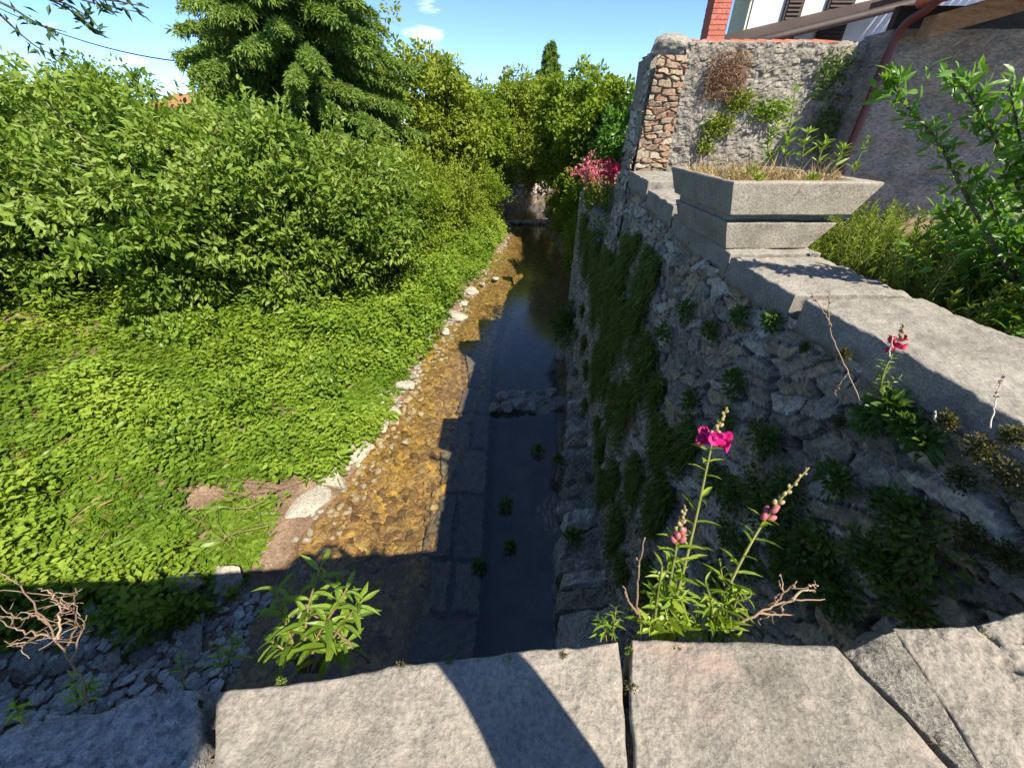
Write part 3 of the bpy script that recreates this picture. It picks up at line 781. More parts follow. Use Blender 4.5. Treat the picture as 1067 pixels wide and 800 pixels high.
for x in np.arange(4.7, 10.4, .85):
    a, b = rp(x, 3.5, -.09), rp(x, 5.65, -.09)
    mb.hexa([(x - .045, 3.5, a[2]), (x + .045, 3.5, a[2]), (x + .045, 5.65, b[2]), (x - .045, 5.65, b[2])], [(x - .045, 3.5, a[2] + .088), (x + .045, 3.5, a[2] + .088), (x + .045, 5.65, b[2] + .088), (x - .045, 5.65, b[2] + .088)])
mb.build('rafters', M['dark_wood'], ob)
mb = MB(); mb.box((4.2, 5.58, 4), (10, 5.66, 6.05)); mb.build('rear_wall', M['dark_wood'], ob)
mb = MB()
a, b = np.array(rp(3.9, 3.35, .0)), np.array(rp(3.9, 4.95, -.04))
mb.tube(np.linspace(a, b, 8), .055, 12); mb.build('gutter', M['orange_paint'], ob, True)
mb = MB()
pts = [(3.9, 4.7, 5.98), (3.87, 4.8, 5.88), (3.84, 4.97, 5.78), (3.84, 5.0, 5.5), (3.84, 5.0, 4.8), (3.84, 5.0, 4.0)]
mb.tube(smooth_path(pts), .036, 12); mb.build('downpipe', M['copper'], ob, True)
mb = MB()
for z in (4.55, 5.4): mb.tube([(3.84, 5.0, z - .02), (3.84, 5.0, z + .02)], .05, 12)
mb.build('pipe_clip', M['gutter'], ob)

# ------------------------------------------------------------------ white house behind
hs = thing('white_house', (9, 13, 4), 'white rendered house with dark shutters rising behind the garden wall', 'house')
mb = MB(); mb.box((5.62, 12, 3.8), (14, 12.9, 8.55)); mb.box((8, 12.92, 3.8), (13.9, 17, 8.5)); mb.build('wall', M['white_wall'], hs)
mb = MB(); mb.box((5.56, 12.03, 3.8), (5.61, 12.88, 7.9)); mb.build('side_wall', M['yellow_wall'], hs)
mb = MB()
mb.hexa([(4.75, 11.6, 7.55), (5.9, 11.6, 7.95), (5.9, 11.97, 7.95), (4.75, 12.5, 7.55)], [(4.75, 11.6, 7.67), (5.9, 11.6, 8.07), (5.9, 11.97, 8.07), (4.75, 12.5, 7.67)])
mb.build('eave', M['dark_wood'], hs)
mb = MB(); mb.hexa([(5.4, 11.5, 8.55), (14.5, 11.5, 8.55), (14.5, 17.5, 8.55), (5.4, 17.5, 8.55)], [(8, 14.3, 10), (13, 14.3, 10), (13, 14.7, 10), (8, 14.7, 10)]); mb.build('roof', M['roof_tile'], hs)
for (x0, x1) in ((6.35, 6.75), (7.3, 7.9), (9.2, 9.8)):
    mb = MB(); mb.box((x0, 11.93, 6.6), (x1, 11.997, 8.4))
    for z in np.arange(6.65, 8.35, .07): mb.hexa([(x0 + .05, 11.90, z), (x1 - .05, 11.90, z), (x1 - .05, 11.93, z + .03), (x0 + .05, 11.93, z + .03)], [(x0 + .05, 11.90, z + .012), (x1 - .05, 11.90, z + .012), (x1 - .05, 11.93, z + .05), (x0 + .05, 11.93, z + .05)])
    mb.build('shutter', M['dark_wood'], hs)
mb = MB()
zc = 4.0
while zc < 7.75:
    mb.box((3.88 + .004 * (int(zc * 13) % 2), 9.85, zc), (4.22, 10.2, zc + .066), random.random()); mb.box((3.888, 9.858, zc + .066), (4.212, 10.192, zc + .076), .2); zc += .076
ch = mb.build('chimney', M['brick'], hs)
mb = MB(); mb.box((3.83, 9.79, zc), (4.27, 10.26, zc + .09)); mb.build('chimney_cap', M['roof_tile'], ch)
mb = MB(); mb.hexa([(4.35, 9.5, 6.2), (8.6, 9.5, 7.05), (8.6, 11.9, 7.3), (4.35, 11.9, 6.5)], [(4.35, 9.5, 6.3), (8.6, 9.5, 7.15), (8.6, 11.9, 7.4), (4.35, 11.9, 6.6)]); mb.build('porch_roof', M['dark_wood'], hs)
mb = MB(); mb.tube(np.linspace((4.3, 9.42, 6.2), (8.6, 9.42, 7.06), 6), .055, 10); mb.build('gutter', M['gutter'], hs, True)
mb = MB(); mb.box((4.7, 9.7, 3.9), (8.6, 9.9, 6.25)); mb.build('porch_wall', M['white_wall'], hs)

# far red-roofed house on the left skyline
fh = thing('distant_house', (-29, 46, 2), 'distant house with an orange tiled roof peeping over the bushes', 'house')
mb = MB(); mb.box((-33, 44, 1.5), (-25, 50, 6.3)); mb.build('wall', M['white_wall'], fh)
mb = MB(); mb.hexa([(-33.6, 43.5, 6.3), (-24.4, 43.5, 6.3), (-24.4, 50.5, 6.3), (-33.6, 50.5, 6.3)], [(-32, 46.8, 7.5), (-26, 46.8, 7.5), (-26, 47.2, 7.5), (-32, 47.2, 7.5)]); mb.build('roof', M['roof_tile'], fh)

# far stone wall across the valley and the small weir
fw = MB()
rubble(fw, np.arange(-9, 12, .12), np.arange(.0, 4.0, .12), lambda s, z, o_: np.stack([s, 36 - .12 * s - o_ * 3 + .25 * z, z], -1), .8, .5, .1, .1, 91)
tag(fw.build('far_wall', M['far_stone']), 'distant pinkish grey stone wall at the end of the stream', 'wall')
wr = thing('stream_weir', (1.2, 24.9, 0), 'low stone weir step across the far end of the stream', 'weir')
for k in range(9):
    mb = MB(); x = .0 + k * .28
    rock_mesh(mb, (x, 24.75 + .1 * math.sin(k * 2.1), .12), (.2, .2, .14), 200 + k, .9, random.random(), lo=True); mb.build('weir_stone', M['rock'], wr)

# worn paving of the old stream channel: flat slabs just at the water surface
sp_ = thing('stone_paving', (-.8, 5, 0), 'dark worn paving slabs drowned at the water surface along the middle of the stream', 'paving')
r = np.random.default_rng(44); t_ = 1.2
while t_ < 8.4:
    ln = r.uniform(.5, 1.3)
    for xa, xb in (((-1.12, -.78), (-.76, -.37)) if r.random() < .5 else ((-1.12, -.37),)):
        e = r.uniform(-.16, .10, 4); sh = .07 * math.sin(t_ * 1.3) + (.10 if t_ > 6.5 else 0)
        L0 = xa < -1
        c4 = [(xa + sh + e[0] * L0, t_ + r.uniform(-.01, .03)), (xb + sh * (xb < -.5), t_), (xb + sh * (xb < -.5), t_ + ln - .02), (xa + sh + e[1] * L0, t_ + ln - r.uniform(.01, .05))]
        slab(MB(), c4, -.045 + r.uniform(-.025, .02), .12, 40, 44, int(t_ * 31) + int(xb * -10), .04, .03, .024, r.uniform(0, 1), tilt=(r.uniform(-.04, .03), r.uniform(-.04, .04)), front_noise=.04).build('paving_slab', M['rock_wet'], sp_, True)
    t_ += ln

# ------------------------------------------------------------------ rocks
def rock(px, py, z, size, seed, label, group, mat='rock', rnd=None, **k):
    p = at(px, py, z=z); mb = MB(); rock_mesh(mb, p, size, seed, rnd=random.random() if rnd is None else rnd, **k)
    o = mb.build('rock', M[mat])
    return tag(o, label, 'rock', group)
EDGE = 'pale rocks along the sunlit water edge'
for k, (px, py, sx, sy, sz, lab) in enumerate([
        (476, 330, .34, .42, .16, 'largest pale pinkish rock on the left water edge below the bank'), (492, 303, .32, .3, .14, 'pale rock upstream of the largest one at the left water edge'),
        (516, 290, .2, .16, .08, 'small white rock lying in the shallow water farthest upstream'), (446, 353, .22, .18, .12, 'pale rock tucked under the leaves just downstream of the largest one'),
        (419, 402, .26, .3, .13, 'pale flat rock at the left water edge midway along the sunlit shallows'), (411, 429, .17, .13, .08, 'small pale stone just below the midway flat rock'),
        (465, 345, .16, .14, .1, None), (484, 316, .15, .14, .1, None), (400, 446, .14, .1, .06, None), (437, 371, .13, .12, .08, None), (503, 296, .14, .12, .08, None), (372, 470, .2, .14, .06, None)]):
    rock(px, py, .05, (sx, sy, sz), 300 + k, lab or 'small pale rock among the larger ones along the left water edge', EDGE, rnd=.75 + .25 * random.random())
for k, (px, py, sx, sy) in enumerate([(362, 474, .55, .34), (340, 498, .6, .34), (318, 528, .5, .34)]):
    rock(px, py, .02, (sx, sy, .11), 330 + k, 'low flat pale rock slab at the muddy near edge of the shallows', 'flat pale slabs at the near water edge', rnd=.9)
WR = 'stones of the broken stone row in the stream'
mb = MB(); rock_mesh(mb, (.36, 6.58, .03), (.70, .30, .17), 477, 1.0, .5, rz=-.06)
tag(mb.build('rock', M['river_block']), 'long flat rough slab lying across the dark stream', 'rock', WR)
for k in range(11):
    row = k // 6; u = (k % 6) / 5 if row == 0 else (k % 6 + .5) / 5
    p = np.array([-.26 + 1.30 * u + random.uniform(-.04, .04), 6.44 + .30 * row + .12 * u + random.uniform(-.04, .04), .09 + .03 * row])
    mb = MB(); rock_mesh(mb, p, (random.uniform(.13, .22), random.uniform(.13, .22), random.uniform(.07, .115)), 400 + k, 1.0, random.uniform(.2, .8), rz=random.uniform(-.3, .3))
    tag(mb.build('rock', M['river_block']), 'weathered block in the broken row of stones crossing the dark stream', 'rock', WR)
# rubble in the bridge's shadow, left
BIG = [(192, 612, .22, .2, .22, 'upright dark block of rubble below the shaded nettles'), (232, 608, .3, .22, .24, 'large grey green block of rubble beside the upright dark one'),
       (200, 665, .36, .2, .12, 'long pale flat rubble stone lying aslant near the parapet'), (262, 640, .2, .18, .14, 'broken grey blue stone next to the leafy weed'),
       (165, 655, .18, .16, .12, None), (150, 680, .15, .12, .1, None), (285, 625, .14, .14, .12, None), (270, 612, .13, .1, .1, None), (225, 690, .18, .12, .1, None),
       (175, 640, .16, .15, .1, None), (30, 690, .2, .15, .1, None), (70, 690, .15, .1, .08, None), (120, 690, .17, .1, .09, None), (40, 640, .22, .14, .12, None), (250, 665, .16, .12, .1, None)]
for k, (px, py, sx, sy, sz, lab) in enumerate(BIG):
    p = at(px, py, z=.45); zz = float(ground_z(p[0], p[1])); p = at(px, py, z=zz + .05)
    mb = MB(); rock_mesh(mb, p, (sx, sy, sz), 500 + k, 1.0, random.random()); tag(mb.build('rock', M['rock']), lab or 'mid sized grey rubble stone in the shade under the parapet', 'rock', 'rubble stones in the shade of the bridge')
mb = MB()
for k in range(2600):
    x, t = random.uniform(-6.6, -2.4), random.uniform(.6, 2.6)
    if random.random() < np.clip((t - 1.7) * 1.1, 0, .9) and x < -3.4: continue
    s_ = random.uniform(.025, .085) * random.uniform(.6, 1.0)
    rock_mesh(mb, (x, t, float(ground_z(x, t)) + s_ * .25), (s_ * 1.3, s_, s_ * .6), 3000 + k, .9, random.random(), lo=True)
tag(mb.build('gravel', stonemat('pale_gravel', [(.20, .19, .175), (.36, .345, .31), (.55, .53, .48)], 3, .88, .6, 40, use_rnd=.8, bdist=.006)), 'loose grey gravel covering the bank in the shade of the bridge', 'gravel', kind='stuff')
mb = MB()
for k in range(420):
    t = random.triangular(2.5, 22, 4); x = Lx(t) + random.gauss(.05, .22)
    s_ = random.uniform(.025, .075)
    rock_mesh(mb, (x, t, float(max(ground_z(x, t), -.05)) + s_ * .2), (s_ * 1.3, s_, s_ * .6), 7000 + k, .9, .4 + .6 * random.random(), lo=True)
tag(mb.build('shore_gravel', M['rock']), 'pale pebbles strewn along the sunlit left water edge', 'gravel', kind='stuff')
mb = MB()
for k in range(1300):
    t = random.uniform(3, 18); u = random.uniform(.03, .45); x = Lx(t) + u * (Rx(t) - Lx(t))
    s_ = random.uniform(.03, .09)
    z = float(bed_z(np.array([[x]]), np.array([[t]]))[0, 0])
    rock_mesh(mb, (x, t, z), (s_ * 1.2, s_, s_ * .5), 9000 + k, .8, random.random(), lo=True)
bp = stonemat('ochre_cobble', [(.06, .038, .018), (.15, .10, .045), (.27, .20, .095)], 6, .6, .4, 40, use_rnd=.7, bdist=.004)
tag(mb.build('bed_cobbles', bp), 'ochre cobbles on the bed of the sunlit shallow water', 'gravel', kind='stuff')

# ------------------------------------------------------------------ foliage helpers
def rvec(n): return nrm(rng.normal(size=(n, 3)))

def clusters(mb, C, rad, n, tpl, L, W, out_from=None, up=.5, shell=.5, droop=0.0, rnd_shift=0.0):
    """n leaves round each centre in C: leaves point outwards, blades turned up to the light"""
    C = np.asarray(C); K = len(C)
    rad = np.broadcast_to(rad, (K,))
    d = rvec(K * n); r = rng.uniform(shell, 1, K * n) ** .6
    P = np.repeat(C, n, 0) + d * (r * np.repeat(rad, n))[:, None] * np.array([1, 1, .8])
    D = d * .7 + .8 * rvec(K * n) + np.array([0, 0, -droop])
    if out_from is not None: D = D + .28 * nrm(np.repeat(C, n, 0) - out_from) + np.array([0, 0, .15])
    N = rvec(K * n) * .75 + np.array([.15, -.2, up + .35])
    rd = np.clip(np.repeat(rng.uniform(.15, .85, K), n) + rng.normal(0, .18, K * n) + rnd_shift, 0, 1)
    sc = rng.uniform(.65, 1.2, K * n)
    mb.leaves(tpl, P, D, N, L * sc, W * sc, rd)

def crown_points(center, radii, K, seed, lump=.35, inner=.35):
    r = np.random.default_rng(seed)
    d = nrm(r.normal(size=(K, 3)))
    k = 1 + lump * fbm(d + seed, 1.9, 4, seed, .7)
    rr = r.uniform(inner ** 2, 1, K) ** .5
    return np.asarray(center) + d * (k * rr)[:, None] * np.asarray(radii)

def branchy(mb, base, C, trunk_top, r0, n_limb=14, seed=0, lean=None):
    r = np.random.default_rng(seed)
    base = np.asarray(base, float); top = np.asarray(trunk_top, float)
    pts = np.array([base + (top - base) * u + (0 if u in (0, 1) else 1) * r.normal(0, .03 * np.linalg.norm(top - base), 3) * np.array([1, 1, .2]) for u in np.linspace(0, 1, 7)])
    mb.tube(pts, np.linspace(r0 * 1.25, r0 * .35, 7), 8, .5)
    for c in C[r.permutation(len(C))[:n_limb]]:
        u = r.uniform(.25, .95); p0 = base + (top - base) * u
        m = (p0 + c) / 2 + np.array([0, 0, .12 * np.linalg.norm(c - p0)]) + r.normal(0, .08, 3)
        q = [p0, p0 * .6 + m * .4, m, m * .45 + c * .55, c]
        mb.tube(q, np.linspace(r0 * .4, r0 * .07, 5), 5, .5)

def tree(name, base, center, radii, K, n, tpl, L, W, mat, label, cat, crad=.5, r0=.12, group=None, seed=0, lump=.35, inner=.35, limbs=16, up=.5, droop=0.0, zmin=None, cone=False, shoots=0, bark='bark'):
    base = np.asarray(base, float); center = np.asarray(center, float)
    t = thing(name, base, label, cat, group)
    C = crown_points(center, radii, K, seed, lump, inner)
    if cone:
        h = np.clip((C[:, 2] - (center[2] - radii[2])) / (2 * radii[2]), 0, 1)
        C[:, :2] = center[:2] + (C[:, :2] - center[:2]) * (1.25 - 1.1 * h)[:, None]
    if zmin is not None:
        zm = ground_z(C[:, 0], C[:, 1]) + zmin
        C[:, 2] = np.where(C[:, 2] < zm, zm + rng.uniform(0, .5, K), C[:, 2])
    mb = MB(); clusters(mb, C, crad * rng.uniform(.5, 1.25, K), n, tpl, L, W, center, up, .3, droop)
    if shoots:
        r = np.random.default_rng(seed + 900); dd = nrm(r.normal(size=(shoots, 3)) * np.array([1, 1, .6]) + np.array([.15, -.35, .5]))
        p0 = center + dd * np.asarray(radii) * r.uniform(.75, 1.05, shoots)[:, None]
        ax = nrm(dd * .6 + np.array([0, 0, .8]) + .35 * r.normal(size=(shoots, 3))); ln = r.uniform(.35, .95, shoots)
        m = 22; w = np.tile(np.linspace(0, 1, m), (shoots, 1))
        Q = p0[:, None] + ax[:, None] * (w * ln[:, None])[..., None] + r.normal(0, .02, (shoots, m, 3))
        D = ax[:, None] * .8 + .9 * r.normal(size=(shoots, m, 3))
        mb.leaves(tpl, Q.reshape(-1, 3), D.reshape(-1, 3), r.normal(size=(shoots * m, 3)) * .7 + np.array([.2, -.3, .9]), L * .85 * r.uniform(.6, 1.2, shoots * m), W * .85, np.clip(np.repeat(r.uniform(.4, 1, shoots), m) + r.normal(0, .12, shoots * m), 0, 1))
    mb.build('crown', mat, t)
    mb = MB(); branchy(mb, base, C, center + np.array([0, 0, radii[2] * .5]), r0, limbs, seed); mb.build('trunk', M[bark], t, True)
    return t

def gz(x, t): return float(ground_z(x, t))

# fig bushes on the left bank: (x, t, top z, half width, label)
FB = [(-12.0, 9.8, 6.3, 2.6, 'tallest broad leafed bush filling the left edge of the photo', 1), (-8.5, 10.2, 5.15, 2.4, 'broad leafed bush with pale shoots second from the left edge', 2),
      (-6.3, 10.7, 4.85, 2.0, 'broad leafed bush above the brown twigs in the middle of the bank', 3), (-5.0, 12.1, 4.55, 1.8, 'broad leafed bush in front of the spruce nearest the stream', 4),
      (-14.6, 9.0, 6.4, 2.6, 'broad leafed bush cut by the left edge of the photo', 5)]
for x, t, zt, hw, lab, sd in FB:
    zb = gz(x, t); zc = (zt + zb) / 2 + .1
    tree('fig_bush', (x, t, zb - .05), (x, t, zc), (hw, hw * .9, (zt - zb) / 2 + .05), 400, 92, OVAL, .185, .075, M['fig'], lab, 'bush', .5, .10, 'broad leafed bushes on the left bank', sd, .55, .4, 48, .45, .2, zmin=.15, shoots=110, bark='pale_bark')
for x, t, zt, hw, lab, sd in [(-3.7, 15.4, 4.0, 1.5, 'rounded green shrub overhanging the bank beyond the broad leafed bushes', 6), (-2.7, 19.5, 3.7, 1.4, 'rounded green shrub where the stream narrows on its left', 7),
                          (-1.6, 23.8, 3.0, 1.2, 'small shrub at the left end of the weir', 8)]:
    zb = gz(x, t); zc = (zt + zb) / 2
    tree('bank_shrub', (x, t, zb - .05), (x, t, zc), (hw, hw, (zt - zb) / 2), 220, 60, LEAF, .13, .075, M['leaf_yellow'] if sd == 7 else M['leaf_mid'], lab, 'shrub', .38, .07, 'shrubs on the left bank upstream', sd, .5, .4, 14, .5, .1, zmin=.1, shoots=60)

# spruce
def spruce(base, H, Rb, label, seed, nb=120, dens=1.0, mat='conifer', z0=.12, bl=.16, bw=.035):
    r = np.random.default_rng(seed)
    base = np.asarray(base, float)
    t = thing('spruce_tree', base, label, 'tree')
    mb = MB(); mb.tube([base + np.array([0, 0, H * u]) for u in np.linspace(0, 1, 8)], np.linspace(H * .02, .02, 8), 8)
    P, D, N, A = [], [], [], []
    for k in range(nb):
        u = z0 + (1 - z0) * (k / nb) ** .85
        ang = k * 2.39996 + r.uniform(-.3, .3)
        Lb = Rb * (1 - u) ** .8 * r.uniform(.75, 1.15) + .15
        h = np.array([math.cos(ang), math.sin(ang), 0])
        s_ = np.linspace(0, 1, 9)
        pts = base + np.array([0, 0, H * u]) + np.outer(s_ * Lb, h) + np.outer(Lb * (.18 * s_ - .55 * s_ ** 2 + .22 * s_ ** 3), [0, 0, 1])
        mb.tube(pts, np.linspace(.035, .006, 9), 4)
        nt_ = int((10 + 17 * Lb) * dens)
        sd = np.cross(h, [0, 0, 1])
        uu = r.uniform(.15, 1, nt_)
        p0 = np.stack([np.interp(uu, s_, pts[:, c]) for c in range(3)], -1)
        side = r.choice([-1, 1], nt_)
        td = nrm(np.outer(side * r.uniform(.3, .9, nt_), sd) + h * .6 + np.outer(r.uniform(-1.0, -.15, nt_), [0, 0, 1]))
        tl = r.uniform(.25, .7, nt_) * (.5 + .5 * min(1, Lb / 2)) * (1.15 - .5 * uu)
        m = 16
        w = (np.arange(m) + .5) / m
        Q = p0[:, None] + td[:, None] * (w[None, :, None] * tl[:, None, None]) + np.array([0, 0, -1.]) * (.25 * (w ** 2)[None, :, None] * tl[:, None, None])
        dd = td[:, None] + .75 * r.normal(size=(nt_, m, 3)) + np.array([0, 0, -.25])
        P.append(Q.reshape(-1, 3)); D.append(dd.reshape(-1, 3)); A.append(np.repeat(np.clip(.2 + .6 * uu + r.normal(0, .15, nt_), 0, 1), m))
    P = np.concatenate(P); D = np.concatenate(D); A = np.concatenate(A)
    lb = MB(); lb.leaves(LEAF, P, D, rng.normal(size=P.shape) + np.array([0, 0, .5]), bl * rng.uniform(.7, 1.2, len(P)), bw, A)
    lb.build('foliage', M[mat], t); mb.build('trunk', M['bark'], t)
    return t
spruce((-7.7, 18.8, 1.8), 15.5, 5.0, 'big drooping spruce rising out of the top of the photo', 21, 250, 2.5, bl=.17, bw=.05)
spruce((4.4, 50, 2.5), 9.4, 3.4, 'small pointed dark spruce tip above the far trees', 22, 80, .8, 'conifer', .12, .3, .08)

# trees beyond
tree('leafy_tree', (-4.6, 23.5, 1.6), (-4.4, 23.5, 5.0), (3.1, 2.6, 3.2), 420, 62, OVAL, .22, .12, M['leaf_yellow'], 'rounded yellow green tree right beside the big spruce', 'tree', .55, .16, None, 31, .3, .5, 18, .5, .2)
tree('leafy_tree', (-2.0, 27, 1.6), (-2.0, 27, 4.0), (2.5, 2.0, 2.7), 360, 62, OVAL, .22, .12, M['leaf_mid'], 'lower green tree between the yellow green tree and the stone wall', 'tree', .5, .14, None, 32, .3, .5, 14, .5, .2)
tree('leafy_tree', (1.2, 33, 2.0), (1.1, 33, 4.9), (2.7, 2.2, 3.1), 420, 62, OVAL, .24, .12, M['leaf_yellow'], 'tapering yellow green tree in the middle below the dark spruce tip', 'tree', .55, .16, None, 33, .3, .5, 14, .5, .2)
tree('leafy_tree', (3.0, 24, 1.0), (3.3, 24, 4.9), (2.2, 2.0, 2.5), 330, 60, OVAL, .21, .115, M['leaf_mid'], 'airy tree with a bare trunk standing over the far right bank', 'tree', .5, .13, None, 34, .45, .4, 22, .5, .1)
tree('leafy_tree', (4.4, 20.5, 2.4), (4.5, 20.5, 4.5), (2.2, 1.8, 2.3), 380, 62, OVAL, .19, .11, M['leaf_mid'], 'dense green tree just left of the tall garden wall', 'tree', .48, .13, None, 35, .35, .5, 16, .5, .1)
tree('leafy_tree', (4.3, 14.5, 2.4), (4.0, 14.2, 3.75), (1.3, 1.3, 1.6), 190, 60, OVAL, .13, .075, M['laurel'], 'bright green shrubby tree tucked behind the low far end of the wall', 'tree', .36, .09, None, 36, .35, .45, 14, .5, .1)
tree('leafy_tree', (-.3, 38, 2.0), (-.3, 38, 4.6), (3.2, 2.4, 2.8), 360, 56, OVAL, .26, .14, M['leaf_mid'], 'green tree standing beyond the far stone wall and closing the view up the stream', 'tree', .6, .16, None, 37, .4, .5, 14, .5, .2)
tree('leafy_tree', (2.9, 29, 1.6), (2.7, 29, 3.4), (2.0, 1.7, 1.9), 300, 60, OVAL, .2, .11, M['leaf_yellow'], 'low yellow green tree over the right end of the weir', 'tree', .5, .14, None, 38, .4, .5, 14, .5, .1)
for x, t, zt, hw, lab, sd in [(3.3, 17.2, 3.4, 1.1, 'dark shrub leaning over the water from the right bank', 41), (3.1, 20.5, 3.0, 1.0, 'green shrub on the right bank below the airy tree', 42), (2.9, 13.6, 2.4, .85, 'dark shrub at the foot of the right bank beyond the wall', 43)]:
    zb = gz(x, t)
    tree('bank_shrub', (x, t, zb - .05), (x - .1, t, (zt + zb) / 2 - .1), (hw, hw, (zt - zb) / 2 + .3), 150, 56, LEAF, .12, .065, M['leaf_mid'], lab, 'shrub', .34, .06, 'shrubs on the right bank', sd, .4, .4, 14, .5, .2)
bt = tree('background_tree', (-26, 31, 2), (-26, 31, 5.0), (3.2, 3, 3.0), 240, 55, LEAF, .3, .16, M['leaf_mid'], 'rounded tree on the skyline behind the left bushes', 'tree', .8, .2, None, 51, .35, .5, 16)
for k, (x, t, s_) in enumerate([(-40, 38, 1.1), (-14, 45, .95), (-6, 50, .8), (7, 46, .85), (12, 40, .8), (-46, 52, 1.3), (-22, 60, 1.0), (1, 60, .9), (18, 55, 1.1), (-32, 58, .9), (26, 45, 1.1)]):
    copy_tree(bt, (x, t, 2.0), k * 1.3, (s_, s_, s_ * (.85 if x > -20 else .95)), 'leafy tree of the far backdrop seen only in gaps between nearer trees', 'trees of the far backdrop')

# bare twigs hanging in at the top left
tw = thing('overhanging_branch', (-7.2, 5.8, 7.8), 'thin leafy twigs of a nearby tree hanging in at the top left corner', 'branch')
mb = MB(); lf = MB(); r = np.random.default_rng(3)
def pxpath(pts): return np.array([at(a, b, y=c) for a, b, c in pts])
def smooth(pts, m=5):
    pts = np.asarray(pts, float); n_ = len(pts); u = np.linspace(0, n_ - 1, (n_ - 1) * m + 1)
    P = np.concatenate([2 * pts[:1] - pts[1:2], pts, 2 * pts[-1:] - pts[-2:-1]])
    i_ = np.minimum(u.astype(int), n_ - 2); f = (u - i_)[:, None]
    p0, p1, p2, p3 = P[i_], P[i_ + 1], P[i_ + 2], P[i_ + 3]
    return .5 * (2 * p1 + (p2 - p0) * f + (2 * p0 - 5 * p1 + 4 * p2 - p3) * f ** 2 + (3 * p1 - p0 - 3 * p2 + p3) * f ** 3)
for path in ([(-10, -25, 5.6), (40, -5, 5.7), (75, 12, 5.8), (110, 40, 5.8)], [(20, -20, 5.6), (60, -8, 5.7), (100, 4, 5.8), (150, 14, 5.9)], [(60, -25, 5.6), (95, -4, 5.7), (125, 2, 5.8), (155, 8, 5.8)],
             [(75, 12, 5.8), (90, 26, 5.9), (100, 32, 5.9)], [(-15, -5, 5.6), (15, 10, 5.6), (40, 25, 5.7), (70, 34, 5.8)], [(40, -5, 5.7), (70, 5, 5.7), (95, 20, 5.8)], [(-10, 5, 5.5), (10, 25, 5.6), (40, 50, 5.6), (70, 62, 5.7)]):
    q = smooth(pxpath(path)); mb.tube(q, np.linspace(.016, .004, len(q)), 5)
    n_ = 16; u = r.uniform(.35, 1, n_) * (len(q) - 1); p = q[u.astype(int)] + r.normal(0, .03, (n_, 3))
    lf.leaves(LEAF, p, r.normal(size=(n_, 3)) + np.array([.4, 0, -.5]), r.normal(size=(n_, 3)) + np.array([0, 0, .7]), r.uniform(.08, .15, n_), .04, r.uniform(0, 1, n_))
mb.build('twigs', M['bark'], tw); lf.build('leaves', M['leaf_dark'], tw)
# autumn-tinted wisp below it
cb = MB(); q0, q1 = at(60, 34, y=30), at(205, 66, y=26)
pts = [q0 + (q1 - q0) * u - np.array([0, 0, .9 * 4 * u * (1 - u) * .25]) for u in np.linspace(-.6, 1.5, 24)]
cb.tube(pts, .03, 6)
tag(cb.build('overhead_cable', M['cable']), 'dark overhead cable crossing the sky at upper left', 'cable')

# ------------------------------------------------------------------ ground cover on the left bank
def cover_mask(x, t):
    P = np.stack([x, t, 0 * x], -1)
    d = Lx(t) - x
    m = np.clip((d + .12 - .33 * np.clip(6.2 - t, 0, 3) * .6 + .35 * vn(P, 1.3, 61)) * 2.5, 0, 1)
    bare = np.exp(-(((x + 4.1) / 1.5) ** 2 + ((t - 4.05 - .12 * (x + 4)) / .42) ** 2))
    m *= np.clip(1.15 - 1.5 * bare + .55 * vn(P, 2.6, 62) * (bare > .1), 0, 1)
    bare2 = np.exp(-(((x + 10) / 2.2) ** 2 + ((t - 8.0) / .8) ** 2)) + .8 * np.exp(-(((x + 7.2) / 1.2) ** 2 + ((t - 8.1) / .7) ** 2))
    m *= np.clip(1.0 - 1.05 * bare2 + .5 * vn(P, 2, 63) * (bare2 > .1), 0, 1)
    rub = np.clip((t - 1.75 - .45 * np.clip(x + 4.6, 0, 2) + .25 * vn(P, 1.5, 64)) * 3, 0, 1)
    return m * rub * np.clip(.72 + .75 * vn(P, 1.9, 66) + .45 * vn(P, 5, 67), .12, 1)
def cover(nm, n, x0, x1, t0, t1, nl, L, W, hmax, mat, label, tpl=OVAL):
    x = rng.uniform(x0, x1, n); t = rng.uniform(t0, t1, n)
    x = np.where(x > Lx(t) - .05, x0 + (x - x0) * .5, x)
    k = rng.uniform(0, 1, n) < cover_mask(x, t); x, t = x[k], t[k]; n = len(x)
    P0 = np.stack([x, t, ground_z(x, t)], -1)
    lump = np.clip(.55 + .75 * fbm(P0 * np.array([1, 1, 0]), .9, 2, 71) + .5 * vn(P0 * np.array([1, 1, 0]), 3.2, 75), .1, 1.5)
    h = hmax * lump * rng.uniform(.6, 1.15, n)
    mb = MB()
    for k in range(nl):
        f = (k + 1) / nl
        a = rng.uniform(0, 6.28, n)
        D = np.stack([np.cos(a), np.sin(a), rng.uniform(-.35, .45, n)], -1)
        off = np.stack([np.cos(a), np.sin(a), 0 * a], -1) * .03
        P = P0 + off + np.stack([rng.normal(0, .03, n), rng.normal(0, .03, n), h * f], -1)
        N = np.stack([rng.normal(.1, .55, n), rng.normal(-.15, .55, n), np.ones(n)], -1)
        sc = rng.uniform(.7, 1.25, n) * (1.1 - .25 * f)
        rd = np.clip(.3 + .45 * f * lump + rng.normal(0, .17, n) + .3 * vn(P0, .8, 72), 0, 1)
        mb.leaves(tpl, P, D, N, L * sc, W * sc, rd)
    return tag(mb.build(nm, mat), label, 'ground cover', kind='stuff')
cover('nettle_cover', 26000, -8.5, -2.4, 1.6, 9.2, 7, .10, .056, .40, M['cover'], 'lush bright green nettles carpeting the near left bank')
cover('bank_greenery', 24000, -9, 1.0, 8.2, 24, 7, .14, .08, .85, M['cover'], 'lush bright green growth along the bank upstream', LEAF)
